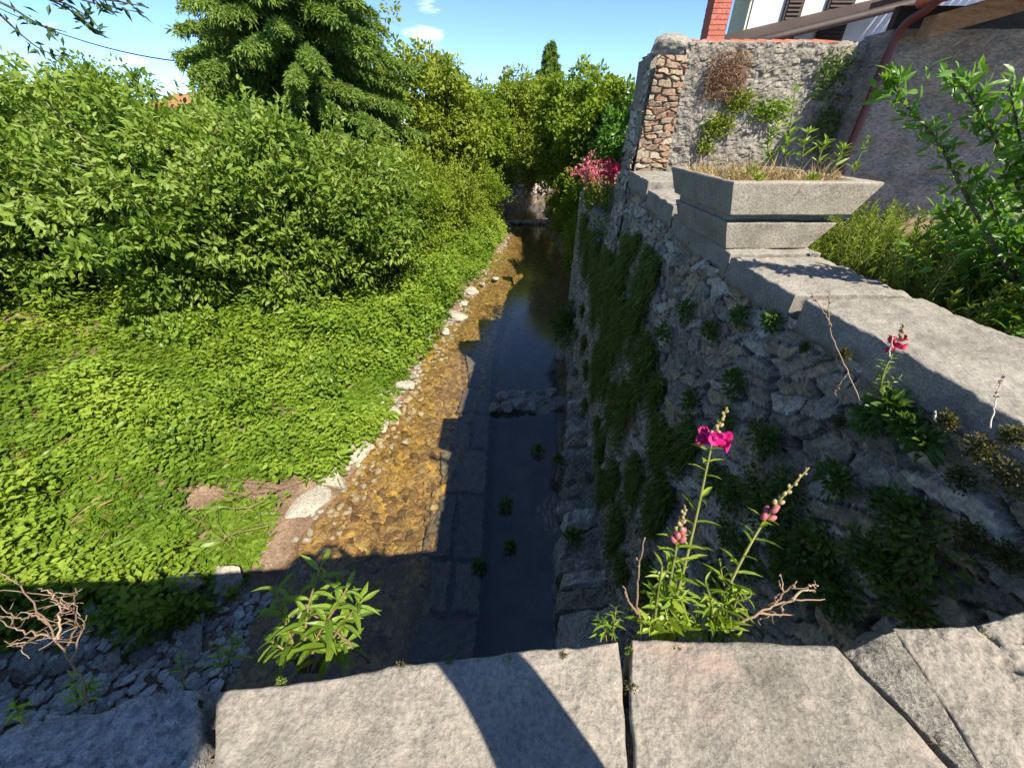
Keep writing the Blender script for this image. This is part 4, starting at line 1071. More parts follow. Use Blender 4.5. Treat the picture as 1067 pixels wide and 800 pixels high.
cover('edge_greenery', 11000, -17, -8, 2.5, 9.5, 6, .13, .07, .3, M['cover'], 'bright green weeds on the far left of the bank', LEAF)

cover('scrub_growth', 5200, -15, -5.5, 6.6, 10, 9, .13, .06, .8, M['leaf_mid'], 'taller scrubby weeds below the broad leafed bushes on the left bank', OVAL)
for k in range(26):
    if k < 17: t = 6.6 + k * .85 + rng.uniform(-.3, .3); x = float(Lx(t)) - rng.uniform(.45, 1.9)
    else: t = rng.uniform(4.6, 8.2); x = -rng.uniform(4.6, 9.5)
    z = gz(x, t); rr = rng.uniform(.38, .72)
    C = crown_points((x, t, z + .12 * rr), (rr, rr, rr * .75), 34, 600 + k, .4, .3); C = C[C[:, 2] > gz(x, t) - .02]
    mb = MB(); clusters(mb, C, rr * .35, 44, OVAL, .105 if t < 10 else .13, .058 if t < 10 else .075, np.array([x, t, z]), .8, .3)
    tag(mb.build('nettle_clump', M['cover' if k % 4 else 'weed']), 'mounded clump of bright green nettles swelling out of the bank cover', 'plant', 'mounded nettle clumps on the left bank')
cover('broad_weeds', 1500, -13, -2.3, 2.0, 16, 7, .24, .085, .34, M['weed'], 'scattered broad leaved weeds standing above the nettles', LANCE)
cover('bank_grass', 5200, -13, -1.0, 1.8, 18, 6, .30, .014, .16, M['leaf_yellow'], 'thin grass blades growing through the green bank', LANCE)
cover('dry_litter', 3000, -13, -1.5, 1.8, 14, 4, .26, .010, .10, M['dry_grass'], 'dry straw stems lying through the green bank', LEAF)
# brown twigs on the bank
for k, (px, py) in enumerate([(95, 310), (120, 330), (165, 285), (180, 300), (70, 335), (230, 330), (110, 290), (55, 305), (140, 345), (85, 325), (190, 320), (290, 510), (265, 530), (240, 560), (150, 262)]):
    p = at(px, py, z=.9 if py < 400 else .35); mb = MB(); r = np.random.default_rng(700 + k)
    for j in range(11 if py < 400 else 6):
        a = r.uniform(0, 6.28); l_ = r.uniform(.35, .95)
        q = [p + r.normal(0, .05, 3)]
        dirv = np.array([math.cos(a), math.sin(a), r.uniform(.1, .8)])
        for s_ in range(5): q.append(q[-1] + dirv * l_ / 5 + r.normal(0, .03, 3)); dirv = dirv + np.array([0, 0, -.12])
        mb.tube(q, np.linspace(.008, .003, 6) if py < 400 else np.linspace(.005, .002, 6), 4, r.uniform(0, .6))
    tag(mb.build('dead_twigs', M['dry_stem']), 'tangle of brown dead twigs poking from the green bank', 'twigs', 'tangles of dead twigs on the bank')

# ------------------------------------------------------------------ growth on the retaining wall
def wall_pt(t, z): return np.array([float(Wx(t)) - .10 * (1 - (z + .4) / 4.67) - .03, t, z])
HG = 'dark hanging grass on the retaining wall'
hang = [(3.0, 3.3, 1.0), (3.3, 2.6, 1.0), (3.6, 3.6, 1.2), (3.8, 2.2, .9), (4.2, 3.2, 1.3), (4.6, 3.8, 1.2), (4.7, 2.5, 1.2), (5.1, 3.3, 1.2), (5.6, 3.4, 1.3), (6.1, 3.1, 1.3), (6.8, 3.4, 1.2), (7.6, 3.2, 1.2), (3.1, 1.6, .8),
        (2.5, 2.3, .8), (2.6, 1.4, .9), (4.0, 1.3, .8), (5.3, 2.0, 1.0), (8.6, 3.3, 1.1), (2.2, 3.0, .6), (3.5, 1.0, .7)]
r = np.random.default_rng(31)
hang = [(t, z, s_ * .85) for t, z, s_ in hang] + [(float(r.uniform(1.6, 8.5)), float(np.clip(r.normal(2.4, .9), .6, 3.9)), float(r.uniform(.2, .5))) for _ in range(34)]
for k, (t, z, s_) in enumerate(hang):
    mb = MB(); r = np.random.default_rng(800 + k); n_ = int(900 * s_)
    base = wall_pt(t, z)
    w = r.uniform(-1, 1, n_) * .26 * s_; hz = -np.abs(r.normal(0, .42, n_)) * s_
    w = w * (1 + .5 * hz)
    tt = t + w; zz = np.maximum(z + .15 + hz, .35)
    P = np.stack([Wx(tt) - .10 * (1 - (zz + .4) / 4.67) - .02 - r.uniform(0, .10, n_) * s_, tt, zz], -1)
    D = np.stack([r.normal(-.45, .35, n_), r.normal(0, .4, n_), r.normal(-.75, .4, n_)], -1)
    mb.leaves(BLADE, P, D, r.normal(size=(n_, 3)) + np.array([-.6, -.3, .6]), r.uniform(.06, .17, n_), r.uniform(.006, .013, n_), np.clip(r.normal(.45, .25, n_), 0, 1))
    n2 = n_ // 3; j = r.integers(0, n_, n2)
    mb.leaves(LEAF, P[j] + r.normal(0, .02, (n2, 3)), D[j], r.normal(size=(n2, 3)) + np.array([-.8, -.2, .6]), r.uniform(.025, .055, n2), r.uniform(.02, .035, n2), r.uniform(.3, 1, n2))
    tag(mb.build('hanging_weed', M['moss']), 'curtain of dark hanging grass and moss on the shaded wall face', 'plant', HG)
# leafy tufts and sedum cushions on the near wall
def tuft(name, p, n_, spread, L, W, mat, label, cat, group, seed, tpl=LEAF, upd=(-.5, -.1, .55), flat=.5):
    r = np.random.default_rng(seed); mb = MB()
    d = nrm(r.normal(size=(n_, 3)) + np.array(upd) * .8)
    P = np.asarray(p) + d * (r.uniform(0, 1, n_) ** .6 * spread)[:, None] * np.array([flat, 1, 1])
    mb.leaves(tpl, P, d + .4 * r.normal(size=(n_, 3)), r.normal(size=(n_, 3)) * .6 + np.array([-.5, -.2, .7]), L * r.uniform(.6, 1.25, n_), W * r.uniform(.7, 1.2, n_), np.clip(r.normal(.5, .28, n_), 0, 1))
    return tag(mb.build(name, M[mat]), label, cat, group)
for k, (px, py, s_, kind) in enumerate([(804, 336, .05, 0), (838, 362, .06, 1), (925, 424, .07, 0), (945, 446, .06, 0), (905, 436, .06, 0), (1020, 470, .13, 1), (1050, 500, .14, 1), (985, 440, .09, 1), (915, 520, .12, 1),
                                        (960, 530, .1, 1), (870, 500, .09, 0), (840, 560, .13, 0), (800, 540, .13, 0), (780, 580, .16, 0), (850, 600, .16, 0), (765, 400, .1, 0), (720, 420, .12, 0), (745, 500, .14, 0), (705, 480, .13, 0),
                                        (880, 370, .07, 1), (960, 462, .06, 0), (1010, 560, .13, 1), (930, 590, .14, 0), (690, 350, .12, 0), (740, 345, .07, 0), (1045, 580, .12, 1), (875, 440, .07, 1), (715, 325, .09, 0), (770, 330, .06, 0), (1000, 500, .1, 1), (1055, 455, .08, 1)]):
    p = at(px, py, x=1.2)
    if kind == 0: tuft('wall_weed', p, int(80 + 700 * s_), s_ * .8, .034, .016, 'weed_dark', 'small leafy green weed rooted in the shaded rubble wall', 'plant', 'leafy weeds on the rubble wall', 900 + k, OVAL)
    else: tuft('sedum_cushion', p, int(120 + 2000 * s_), s_ * .36, .010, .007, 'sedum', 'rusty olive sedum cushion growing between the rubble stones', 'plant', 'sedum cushions on the rubble wall', 900 + k, LEAF, flat=.35)

r9 = np.random.default_rng(90)
for k in range(22):
    px, py = [(770, 520), (800, 590), (850, 545), (870, 610), (745, 590), (780, 470), (930, 595)][k % 7]
    px += r9.normal(0, 26); py += r9.normal(0, 26); s_ = float(r9.uniform(.05, .13))
    tuft('wall_bush', at(px, min(py, 640), x=1.18), int(2600 * s_), s_, .026, .013, 'moss' if k % 3 else 'weed_dark', 'low trailing dark green growth on the shaded wall behind the snapdragons', 'plant', 'trailing growth on the near wall', 1300 + k, OVAL, (-.35, -.1, -.35 if k % 2 else .3), flat=.3)
# pink valerian and lilac flowers on the far wall top
pv = thing('valerian', (1.85, 9.0, 3.6), 'pink flowering clump on top of the far end of the retaining wall', 'flower')
mb, fl = MB(), MB(); r = np.random.default_rng(5)
for k in range(20):
    b = np.array([1.75 + r.uniform(-.15, .25), 9.0 + r.uniform(-.8, .7), 3.58]); tip = b + np.array([r.uniform(-.3, .1), r.uniform(-.2, .2), r.uniform(.45, .85)])
    mb.tube(smooth([b, (b + tip) / 2 + np.array([.03, 0, .05]), tip], 3), .006, 4)
    n_ = 26; u = r.uniform(0, .8, n_)
    mb.leaves(LEAF, b + (tip - b) * u[:, None] + r.normal(0, .03, (n_, 3)), r.normal(size=(n_, 3)), r.normal(size=(n_, 3)) + np.array([0, -.3, .9]), .09, .04, r.uniform(0, 1, n_))
    n_ = 24; pts = tip + r.normal(0, 1, (n_, 3)) * np.array([.06, .06, .08])
    fl.leaves(LEAF, pts, r.normal(size=(n_, 3)), r.normal(size=(n_, 3)), .045, .04, np.clip(r.normal(.5, .3, n_), 0, 1))
mb.build('foliage', M['leaf_mid'], pv); fl.build('flowers', M['pink'], pv)
rv = thing('valerian', (2.05, 8.2, 3.6), 'crimson flowering clump nearest the tall wall on top of the low far wall', 'flower')
mb, fl = MB(), MB()
for k in range(12):
    b = np.array([1.9 + r.uniform(-.1, .15), 7.9 + r.uniform(-.4, .4), 3.58]); tip = b + np.array([r.uniform(-.1, .1), r.uniform(-.1, .1), r.uniform(.5, .85)])
    mb.tube([b, (b + tip) / 2, tip], .006, 4)
    n_ = 20; u = r.uniform(0, .8, n_)
    mb.leaves(LEAF, b + (tip - b) * u[:, None] + r.normal(0, .03, (n_, 3)), r.normal(size=(n_, 3)), r.normal(size=(n_, 3)) + np.array([0, -.3, .9]), .09, .04, r.uniform(0, 1, n_))
    n_ = 40; fl.leaves(LEAF, tip + r.normal(0, .05, (n_, 3)), r.normal(size=(n_, 3)), r.normal(size=(n_, 3)), .05, .04, r.uniform(0, 1, n_))
mb.build('foliage', M['leaf_mid'], rv); fl.build('flowers', M['red_petal'], rv)
lb = thing('bellflower', (1.6, 6.5, 3.3), 'small lilac bellflower trailing over the low wall edge below the pink clump', 'flower')
mb, fl = MB(), MB(); n_ = 260
P = np.array([1.60, 6.8, 3.55]) + r.normal(size=(n_, 3)) * np.array([.05, .5, .14])
mb.leaves(OVAL, P, r.normal(size=(n_, 3)), r.normal(size=(n_, 3)) + np.array([-.6, -.3, .7]), .05, .04, r.uniform(0, 1, n_)); mb.build('foliage', M['leaf_mid'], lb)
P = np.array([1.56, 6.7, 3.45]) + r.normal(size=(60, 3)) * np.array([.04, .22, .09]); fl.leaves(OVAL, P, r.normal(size=(60, 3)), r.normal(size=(60, 3)) + np.array([-1, -.5, .7]), .05, .05, r.uniform(0, 1, 60)); fl.build('flowers', M['lilac'], lb)
# fern bush at the foot of the wall and water weeds
tuft('footing_fern', (1.62, 9.0, .75), 900, .6, .16, .04, 'weed_dark', 'dark ferny clump hanging over the water from the wall foot', 'plant', None, 77, BLADE, (-.6, -.2, .5), .8)
for k, (px, py, s_) in enumerate([(527, 527, .12), (532, 570, .07), (560, 470, .12), (500, 590, .08), (615, 430, .16), (603, 390, .16), (582, 480, .1), (596, 560, .12)]):
    p = at(px, py, z=.02 if px < 575 else .3)
    tuft('water_weed', p, 130, s_, .07, .03, 'weed_dark', 'small tuft of green weed standing in the dark water or on its ledge', 'plant', 'weeds in the shaded stream', 960 + k, OVAL, (0, 0, .8), 1)

# ------------------------------------------------------------------ plants of the terrace
# dry grass and green weeds in the planter
dg = MB(); r = np.random.default_rng(12); n_ = 2600
P = np.stack([r.uniform(1.2, 1.82, n_), r.uniform(2.24, 3.0, n_), np.full(n_, 4.72)], -1)
hh = r.uniform(.03, .17, n_) * np.clip(.65 + .9 * vn(P, 9, 4) + .4 * vn(P, 22, 5), .15, 1.6)
dg.leaves(BLADE, P, r.normal(size=(n_, 3)) * .8 + np.array([0, 0, 1]), r.normal(size=(n_, 3)), hh, .006, r.uniform(0, 1, n_))
tag(dg.build('dry_grass', M['dry_grass']), 'straw coloured dry grass filling the stone planter', 'grass', kind='stuff')
for k, (x_, y_, s__) in enumerate([(1.22, 2.32, .06), (1.32, 2.26, .05), (1.5, 2.3, .05), (1.62, 2.28, .045), (1.78, 2.34, .06), (1.4, 2.5, .08)]):
    tuft('planter_weed', (x_, y_, 4.755), 90, s__ * .6, .020, .010, 'leaf_yellow' if k % 2 else 'dry_grass', 'small yellow green cushion among the dry grass of the stone planter', 'plant', 'green cushions in the planter', 1500 + k, OVAL, (0, -.2, .7), 1)
def weed(px_pts, label, nl, L, W, mat, seed, group=None, rad=.005, name='weed', tpl=LANCE_FLAT, spread=1.0, parts_mat='green_stem', upw=.2):
    q = smooth(np.array([at(a, b, y=c) for a, b, c in px_pts]), 6)
    t = thing(name, q[0], label, 'plant', group); r = np.random.default_rng(seed)
    mb = MB(); mb.tube(q, np.linspace(rad, rad * .4, len(q)), 6, r.uniform(.2, .8)); mb.build('stem', M[parts_mat], t, True)
    u = np.sort(r.uniform(.05, 1, nl)); i_ = u * (len(q) - 1); p = np.stack([np.interp(i_, np.arange(len(q)), q[:, c]) for c in range(3)], -1)
    T = nrm(np.gradient(q, axis=0))[np.minimum(i_.astype(int), len(q) - 1)]
    a = np.arange(nl) * 2.4 + r.uniform(0, 6); e1 = nrm(np.cross(T, [.3, .2, .9])); e2 = np.cross(T, e1)
    D = spread * (np.cos(a)[:, None] * e1 + np.sin(a)[:, None] * e2) + T * r.uniform(.2, .9, nl)[:, None] + np.array([0, 0, upw])
    lb_ = MB(); sc = r.uniform(.65, 1.15, nl) * (1.15 - .55 * u)
    lb_.leaves(tpl, p, D, T + .35 * r.normal(size=(nl, 3)) + np.array([0, 0, .4]), L * sc, W * sc, r.uniform(0, 1, nl))
    lb_.build('leaves', M[mat], t)
    return t, q
PWG = 'green weeds growing in the planter'
for k, (pts, lab) in enumerate([([(816, 172, 2.9), (822, 140, 2.9), (826, 112, 2.9), (829, 88, 2.9)], 'tallest leafy weed of the planter'), ([(806, 172, 2.85), (800, 150, 2.85), (812, 128, 2.8)], 'bushy pale weed beside the tallest weed of the planter'),
                                ([(850, 176, 2.7), (857, 155, 2.7), (862, 146, 2.7)], 'short broad leaved weed in the planter just left of the red downpipe foot'), ([(868, 178, 2.6), (876, 160, 2.6), (880, 152, 2.6)], 'short upright weed in the planter at the red downpipe foot'),
                                ([(888, 182, 2.5), (897, 160, 2.5), (906, 142, 2.5)], 'slender grey green weed at the right end of the planter'), ([(835, 172, 2.8), (838, 150, 2.8), (845, 132, 2.8)], 'leafy weed right of the tallest weed of the planter')]):
    weed(pts, lab, 46 if k < 2 else 18, .085 if k != 4 else .055, .022, 'weed', 1100 + k, PWG)
# red-brown dry heath and green cushions on the garden wall
def wallclump(name, px, py, n_, sx, sz, mat, label, seed, L=.05, W=.006, tpl=BLADE, group=None):
    p = at(px, py, y=5.36); r = np.random.default_rng(seed); mb = MB()
    P = p + np.clip(r.normal(size=(n_, 3)), -1.7, 1.7) * np.array([sx, .035, sz]); P[:, 1] = np.minimum(P[:, 1], 5.40)
    mb.leaves(tpl, P, r.normal(size=(n_, 3)) * .8 + np.array([0, -.7, .1]), r.normal(size=(n_, 3)) + np.array([0, -.3, .7]), L * r.uniform(.6, 1.3, n_), W, r.uniform(0, 1, n_))
    return tag(mb.build(name, M[mat]), label, 'plant', group)
wallclump('dry_heath', 757, 80, 2300, .125, .115, 'dry_red', 'red brown dried heath clinging to the pale garden wall', 1, .07, .006)
for k, (px, py, sx, sz, n_, lab) in enumerate([(748, 130, .10, .06, 500, 'olive green cushion below the dried heath on the garden wall'), (770, 105, .09, .06, 420, 'yellowish green cushion at the lower edge of the dried heath'), (866, 78, .09, .12, 400, 'dark green weed in the diagonal shadow high on the garden wall'),
                                               (803, 115, .12, .06, 420, 'green weed beside the tall planter weed on the garden wall'), (735, 152, .05, .05, 200, 'small green cushion next to the brown quoin stones'), (860, 130, .1, .16, 420, 'dark green weed low in the shadowed part of the garden wall')]):
    wallclump('wall_cushion', px, py, n_, sx, sz, 'weed' if k in (3,) else ('weed_dark' if k in (2, 5) else 'leaf_yellow'), lab, 20 + k, .05, .022, LEAF, 'green cushions on the garden wall')

# heath-like bush behind the coping
rb = thing('heath_bush', (2.0, 2.0, 4.0), 'feathery bright green heath bush behind the flat coping below the planter', 'bush')
mb, lf = MB(), MB(); r = np.random.default_rng(9)
for k in range(430):
    b = np.array([r.uniform(1.85, 2.5), r.uniform(1.25, 2.95), 4.0])
    if b[0] < 1.85 + .0 * b[1]: continue
    hgt = r.uniform(.3, .68) * (1 - .25 * abs(b[1] - 2.1)); tip = b + np.array([r.uniform(-.12, .16), r.uniform(-.1, .18), hgt])
    q = smooth([b, (b + tip) / 2 + r.normal(0, .015, 3), tip], 4); mb.tube(q, np.linspace(.005, .002, len(q)), 4, .5)
    n_ = 90; u = r.uniform(.25, 1, n_); p = b + (tip - b) * u[:, None]
    a = r.uniform(0, 6.28, n_); D = np.stack([np.cos(a), np.sin(a), r.uniform(.5, 1.3, n_)], -1)
    lf.leaves(LEAF, p, D, r.normal(size=(n_, 3)) + np.array([0, -.4, .4]), r.uniform(.025, .045, n_), .008, np.clip(.2 + .6 * u + r.normal(0, .12, n_), 0, 1))
mb.build('stems', M['green_stem'], rb); lf.build('needles', M['rosemary'], rb)

# glossy shrub at the right edge with two long arching shoots
sh = thing('glossy_shrub', (2.55, 1.5, 4.0), 'glossy green shrub at the right edge with long arching sunlit shoots', 'shrub')
mb, lf = MB(), MB(); r = np.random.default_rng(10)
shoots = [[(1060, 300, 1.55), (1010, 210, 1.6), (975, 145, 1.62), (940, 105, 1.64), (927, 76, 1.65)], [(1075, 230, 1.5), (1050, 170, 1.55), (1020, 115, 1.58), (990, 72, 1.6)],
          [(1090, 260, 1.5), (1070, 180, 1.5), (1052, 90, 1.5)], [(1100, 300, 1.45), (1095, 200, 1.45), (1082, 120, 1.45)], [(1060, 320, 1.6), (1015, 260, 1.66), (985, 215, 1.7)], [(1070, 330, 1.55), (1040, 230, 1.6), (1018, 185, 1.6)]]
for k, pts in enumerate(shoots):
    q = smooth(np.array([at(a, b, y=c) for a, b, c in pts]), 7); mb.tube(q, np.linspace(.0065, .002, len(q)), 5, .4)
    n_ = 190; u = r.uniform(.1, 1, n_); i_ = u * (len(q) - 1); p = np.stack([np.interp(i_, np.arange(len(q)), q[:, c]) for c in range(3)], -1)
    T = nrm(np.gradient(q, axis=0))[np.minimum(i_.astype(int), len(q) - 1)]
    lf.leaves(LANCE_FLAT, p + r.normal(0, .018, (n_, 3)), T * .8 + .75 * r.normal(size=(n_, 3)) + np.array([0, 0, .3]), r.normal(size=(n_, 3)) * .6 + np.array([.3, -.4, .8]), .054 * r.uniform(.6, 1.15, n_), .019, np.clip(.5 + .3 * u + r.normal(0, .15, n_), 0, 1))
C = crown_points((2.55, 1.55, 4.35), (.65, .7, .5), 190, 11, .3, .3)
C = C[(C[:, 2] > 4.05) & (C[:, 0] > 1.95)]
clusters(lf, C, .15, 55, OVAL, .062, .03, np.array([2.5, 1.5, 4.2]), .5, .2)
branchy(mb, (2.55, 1.5, 4.0), C, (2.5, 1.5, 4.6), .02, 16, 4)
mb.build('branches', M['bark'], sh, True); lf.build('leaves', M['laurel'], sh)

# ------------------------------------------------------------------ plants at the parapet and on the near wall
def flower_bloom(mb, c, axis, s_, rd):
    """one two-lipped snapdragon bloom: a pouched tube, two lobes above, three ruffled lobes below"""
    axis = nrm(axis); e1 = nrm(np.cross(axis, [0, 0, 1.0])); e2 = np.cross(e1, axis)
    V = ICO2_V * np.array([.36, .40, .62]); V = V[:, :1] * e1 + V[:, 1:2] * e2 + V[:, 2:] * axis
    mb.add(c + V * s_, ICO2_F, rd * .6)
    for ang, L_, tilt in ((65, .66, .5), (115, .66, .5), (215, .5, 1.0), (270, .55, 1.15), (325, .5, 1.0)):
        a = R_(ang); out = math.cos(a) * e1 + math.sin(a) * e2
        D = nrm(axis * (1 - tilt * .6) + out * .9)
        for k in (-1, 0, 1):
            D2 = nrm(D + .45 * k * np.cross(axis, out))
            mb.leaves(OVAL, [c + axis * s_ * .35 + out * s_ * .12], [D2], [np.cross(np.cross(axis, out), D2) + .15 * k * axis], L_ * s_, .62 * s_, min(1, max(0, rd + .12 * k)))

def ell(mb, c, axis, r1, r2, rd):
    axis = nrm(axis); e1 = nrm(np.cross(axis, [.1, .2, 1.0])); e2 = np.cross(e1, axis)
    V = ICO2_V[:, :1] * e1 * r1 + ICO2_V[:, 1:2] * e2 * r1 + ICO2_V[:, 2:] * axis * r2
    mb.add(c + V, ICO2_F, rd)

def spike_leaves(lf, q, r, n_, L, W, lo=.0, hi=1.0, droop=.0):
    u = np.linspace(lo, hi, n_) + r.normal(0, .015, n_); u = np.clip(u, 0, 1); i_ = u * (len(q) - 1)
    p = np.stack([np.interp(i_, np.arange(len(q)), q[:, c]) for c in range(3)], -1)
    T = nrm(np.gradient(q, axis=0))[np.minimum(i_.astype(int), len(q) - 1)]
    a = np.arange(n_) * 2.4 + r.uniform(0, 6); e1 = nrm(np.cross(T, [.3, .9, .2])); e2 = np.cross(T, e1)
    D = (np.cos(a)[:, None] * e1 + np.sin(a)[:, None] * e2) + T * r.uniform(.15, .8, n_)[:, None] + np.array([0, 0, .15 - droop])
    sc = r.uniform(.7, 1.15, n_) * (1.2 - .65 * u)
    lf.leaves(LANCE, p, D, T + .2 * r.normal(size=(n_, 3)) + np.array([0, 0, .3]), L * sc, W * sc, np.clip(r.normal(.55, .25, n_), 0, 1))

def snapdragon(stems, label, leafL=.052, leafW=.011):
    """stems: list of (pixel path with distances, kind of top)"""
    qs = [smooth(np.array([at(a, b, y=c) for a, b, c in pts]), 7) for pts, _ in stems]
    t = thing('snapdragon', qs[0][0], label, 'flower'); r = np.random.default_rng(len(label))
    st_, lf, fl, bd, rbd = MB(), MB(), MB(), MB(), MB()
    for q, (pts, kind) in zip(qs, stems):
        st_.tube(q, np.linspace(.0034, .0016, len(q)), 7, r.uniform(.1, .6))
        top = {'bloom': .72, 'buds': .62, 'leaf': 1.0, 'small': .55}[kind]
        spike_leaves(lf, q, r, {'bloom': 28, 'buds': 26, 'leaf': 14, 'small': 24}[kind], leafL, leafW, .02, top)
        # young side shoots near the foot
        for k in range(2):
            i0 = int(r.uniform(.02, .35) * (len(q) - 1)); p0 = q[i0]; d = nrm(r.normal(size=3) * np.array([1, .5, .3]) + np.array([0, .1, .8]))
            qq = np.array([p0 + d * .05 * s__ + np.array([0, 0, .012 * s__ * s__]) for s__ in np.linspace(0, 1, 6)])
            st_.tube(qq, .0013, 5, .3); spike_leaves(lf, qq, r, 9, leafL * .8, leafW * .9)
        if kind == 'leaf': continue
        ax = nrm(q[-1] - q[int(len(q) * .7)])
        e1 = nrm(np.cross(ax, [0, 1, 0])); e2 = np.cross(ax, e1)
        L_ = np.linalg.norm(q[-1] - q[int(top * (len(q) - 1))])
        nb = 16
        for k in range(nb):
            u = top + (1 - top) * (k + .5) / nb; i_ = u * (len(q) - 1); p = np.array([np.interp(i_, np.arange(len(q)), q[:, c]) for c in range(3)])
            a = k * 2.4; out = math.cos(a) * e1 + math.sin(a) * e2; f = (k + .5) / nb
            if kind == 'bloom' and k < 5:
                flower_bloom(fl, p + out * .015 + ax * .004, nrm(out + ax * .25 + np.array([0, -.35, 0])), .023, .3 + .6 * r.random())
            elif kind == 'buds' and k < 5:
                ell(rbd, p + out * .008, out * .5 + ax, .0058, .0100, .05 + .35 * r.random())
            elif kind == 'small' and k < 6:
                flower_bloom(fl, p + out * .012, nrm(out + ax * .2 + np.array([-.3, -.4, .1])), .0175, .3 + .6 * r.random())
            else:
                s_ = .0065 * (1.15 - .75 * f); ell(bd, p + out * s_ * .9, out * .4 + ax, s_ * .8, s_ * 1.15, r.random())
    st_.build('stems', M['green_stem'], t, True); lf.build('leaves', M['snap_leaf'], t)
    if fl.n: fl.build('blooms', M['red_petal' if 'crimson' in label else 'magenta'], t)
    if rbd.n: rbd.build('rose_buds', M['rose_bud'], t, True)
    if bd.n: bd.build('buds', M['bud'], t, True)
    return t
snapdragon([([(690, 668, .345), (708, 610, .40), (724, 545, .47), (738, 480, .53), (744, 455, .55), (758, 424, .575)], 'bloom'),
            ([(692, 668, .345), (697, 615, .39), (704, 575, .42), (708, 552, .44), (714, 527, .455)], 'buds'), ([(680, 668, .34), (684, 630, .37), (690, 590, .39)], 'leaf'), ([(705, 668, .345), (702, 640, .37), (700, 610, .4)], 'leaf')],
           'tall snapdragon with one open magenta bloom behind the parapet')
snapdragon([([(745, 668, .345), (752, 630, .38), (772, 585, .43), (795, 545, .48), (815, 518, .505), (843, 487, .535)], 'buds'), ([(738, 668, .345), (742, 635, .37), (735, 605, .39)], 'leaf'), ([(752, 668, .345), (762, 640, .37), (772, 612, .39)], 'leaf')],
           'leaning snapdragon with rose pink buds and no open bloom')
snapdragon([([(917, 408, .98), (921, 388, 1.0), (930, 368, 1.02), (938, 350, 1.03), (941, 338, 1.03)], 'small')], 'small snapdragon with crimson blooms rooted under the wall coping', .03, .006)
# dry side branch right of the snapdragons
def dry_plant(paths, label, cat='dried plant', mat='dry_stem', rad=(.003, .0012), pods=0, name='dry_stalk', podmat=None, seed=0, side=0):
    q0 = at(*paths[0][0][:2], y=paths[0][0][2])
    mb = MB(); r = np.random.default_rng(seed); tips = []
    for pts in paths:
        q = smooth(np.array([at(a, b, y=c) for a, b, c in pts]), 6); q = q + r.normal(0, .0012, q.shape)
        mb.tube(q, np.linspace(rad[0], rad[1], len(q)), 6, r.uniform(0, 1)); tips.append(q)
        for k in range(side):
            i0 = int(r.uniform(.35, .95) * (len(q) - 1)); d = r.normal(size=3) * np.array([1, .4, .8]) + np.array([0, 0, .3]); l_ = r.uniform(.02, .05)
            qq = [q[i0]]
            for _ in range(5): qq.append(qq[-1] + nrm(d) * l_ / 5); d = d + r.normal(0, .35, 3)
            qq = np.array(qq); mb.tube(qq, np.linspace(rad[1] * 1.1, rad[1] * .6, 6), 5, r.uniform(0, 1)); tips.append(qq)
    if pods:
        t = thing(name, q0, label, cat); mb.build('stems', M[mat], t, True); pb = MB()
        for q in tips:
            for k in range(pods):
                u = r.uniform(.55, 1); p = q[int(u * (len(q) - 1))]
                ell(pb, p + r.normal(0, .002, 3), r.normal(size=3) + np.array([0, 0, 1]), .0022, .0036, r.random())
        pb.build('seed_pods', M[podmat or 'dry_stem'], t, True)
        return t
    return tag(mb.build(name, M[mat], None, True), label, cat)
dry_plant([[(755, 660, .36), (790, 638, .38), (822, 626, .4), (860, 624, .41)], [(800, 634, .39), (815, 620, .4), (830, 605, .41)], [(790, 638, .38), (806, 640, .39), (826, 641, .4)], [(822, 626, .4), (836, 616, .41), (848, 614, .41)]], 'reddish dry seed branch sticking out right of the snapdragons', pods=1, seed=4, side=3)
dry_plant([[(668, 655, .35), (664, 625, .37), (666, 595, .38), (672, 560, .39)], [(664, 640, .36), (655, 625, .37), (650, 610, .38)]], 'thin dry stalk left of the tall snapdragon', pods=2, seed=5)
r8 = np.random.default_rng(8)
for k in range(16):
    px, py = [(652, 664), (654, 700), (300, 694), (420, 680), (530, 672), (760, 662), (830, 668), (880, 676), (915, 700), (960, 755), (940, 662), (585, 668), (470, 676), (217, 716), (1010, 648), (700, 662)][k]
    p = at(px, py, z=PZ - .004); p[1] -= .022
    tuft('moss_cushion', p, 90, float(r8.uniform(.004, .011)), .005, .003, 'sedum' if k % 2 else 'moss', 'tiny moss cushion caught in the joints and rim of the parapet', 'moss', 'moss cushions on the parapet', 1700 + k, LEAF, (0, 0, .6), 1)
# dead stalks on the near wall
dry_plant([[(896, 417, .93), (880, 380, .97), (865, 345, 1.0), (863, 322, 1.02), (865, 303, 1.03)], [(866, 340, 1.0), (858, 325, 1.01), (845, 305, 1.02)], [(884, 388, .96), (875, 400, .96), (868, 412, .96)]], 'tall purplish dead stalk in front of the coping left of the crimson snapdragon', pods=7, podmat='dry_red', seed=6, rad=(.002, .0009))
dry_plant([[(1032, 446, .72), (1036, 425, .75), (1041, 405, .77), (1048, 388, .78)]], 'dead stalk with a dark head at the right edge in front of the coping', pods=9, podmat='dry_red', mat='pale_stem', seed=7, rad=(.0019, .0008))
dry_plant([[(974, 428, .82), (976, 440, .81), (985, 456, .80), (1008, 470, .79)]], 'curved pale dead stem lying on the rubble wall', mat='pale_stem', rad=(.0028, .0018))
dry_plant([[(926, 372, 1.0), (928, 362, 1.0), (930, 352, 1.0)]], 'short pale stub beside the crimson snapdragon', mat='pale_stem', rad=(.003, .002))
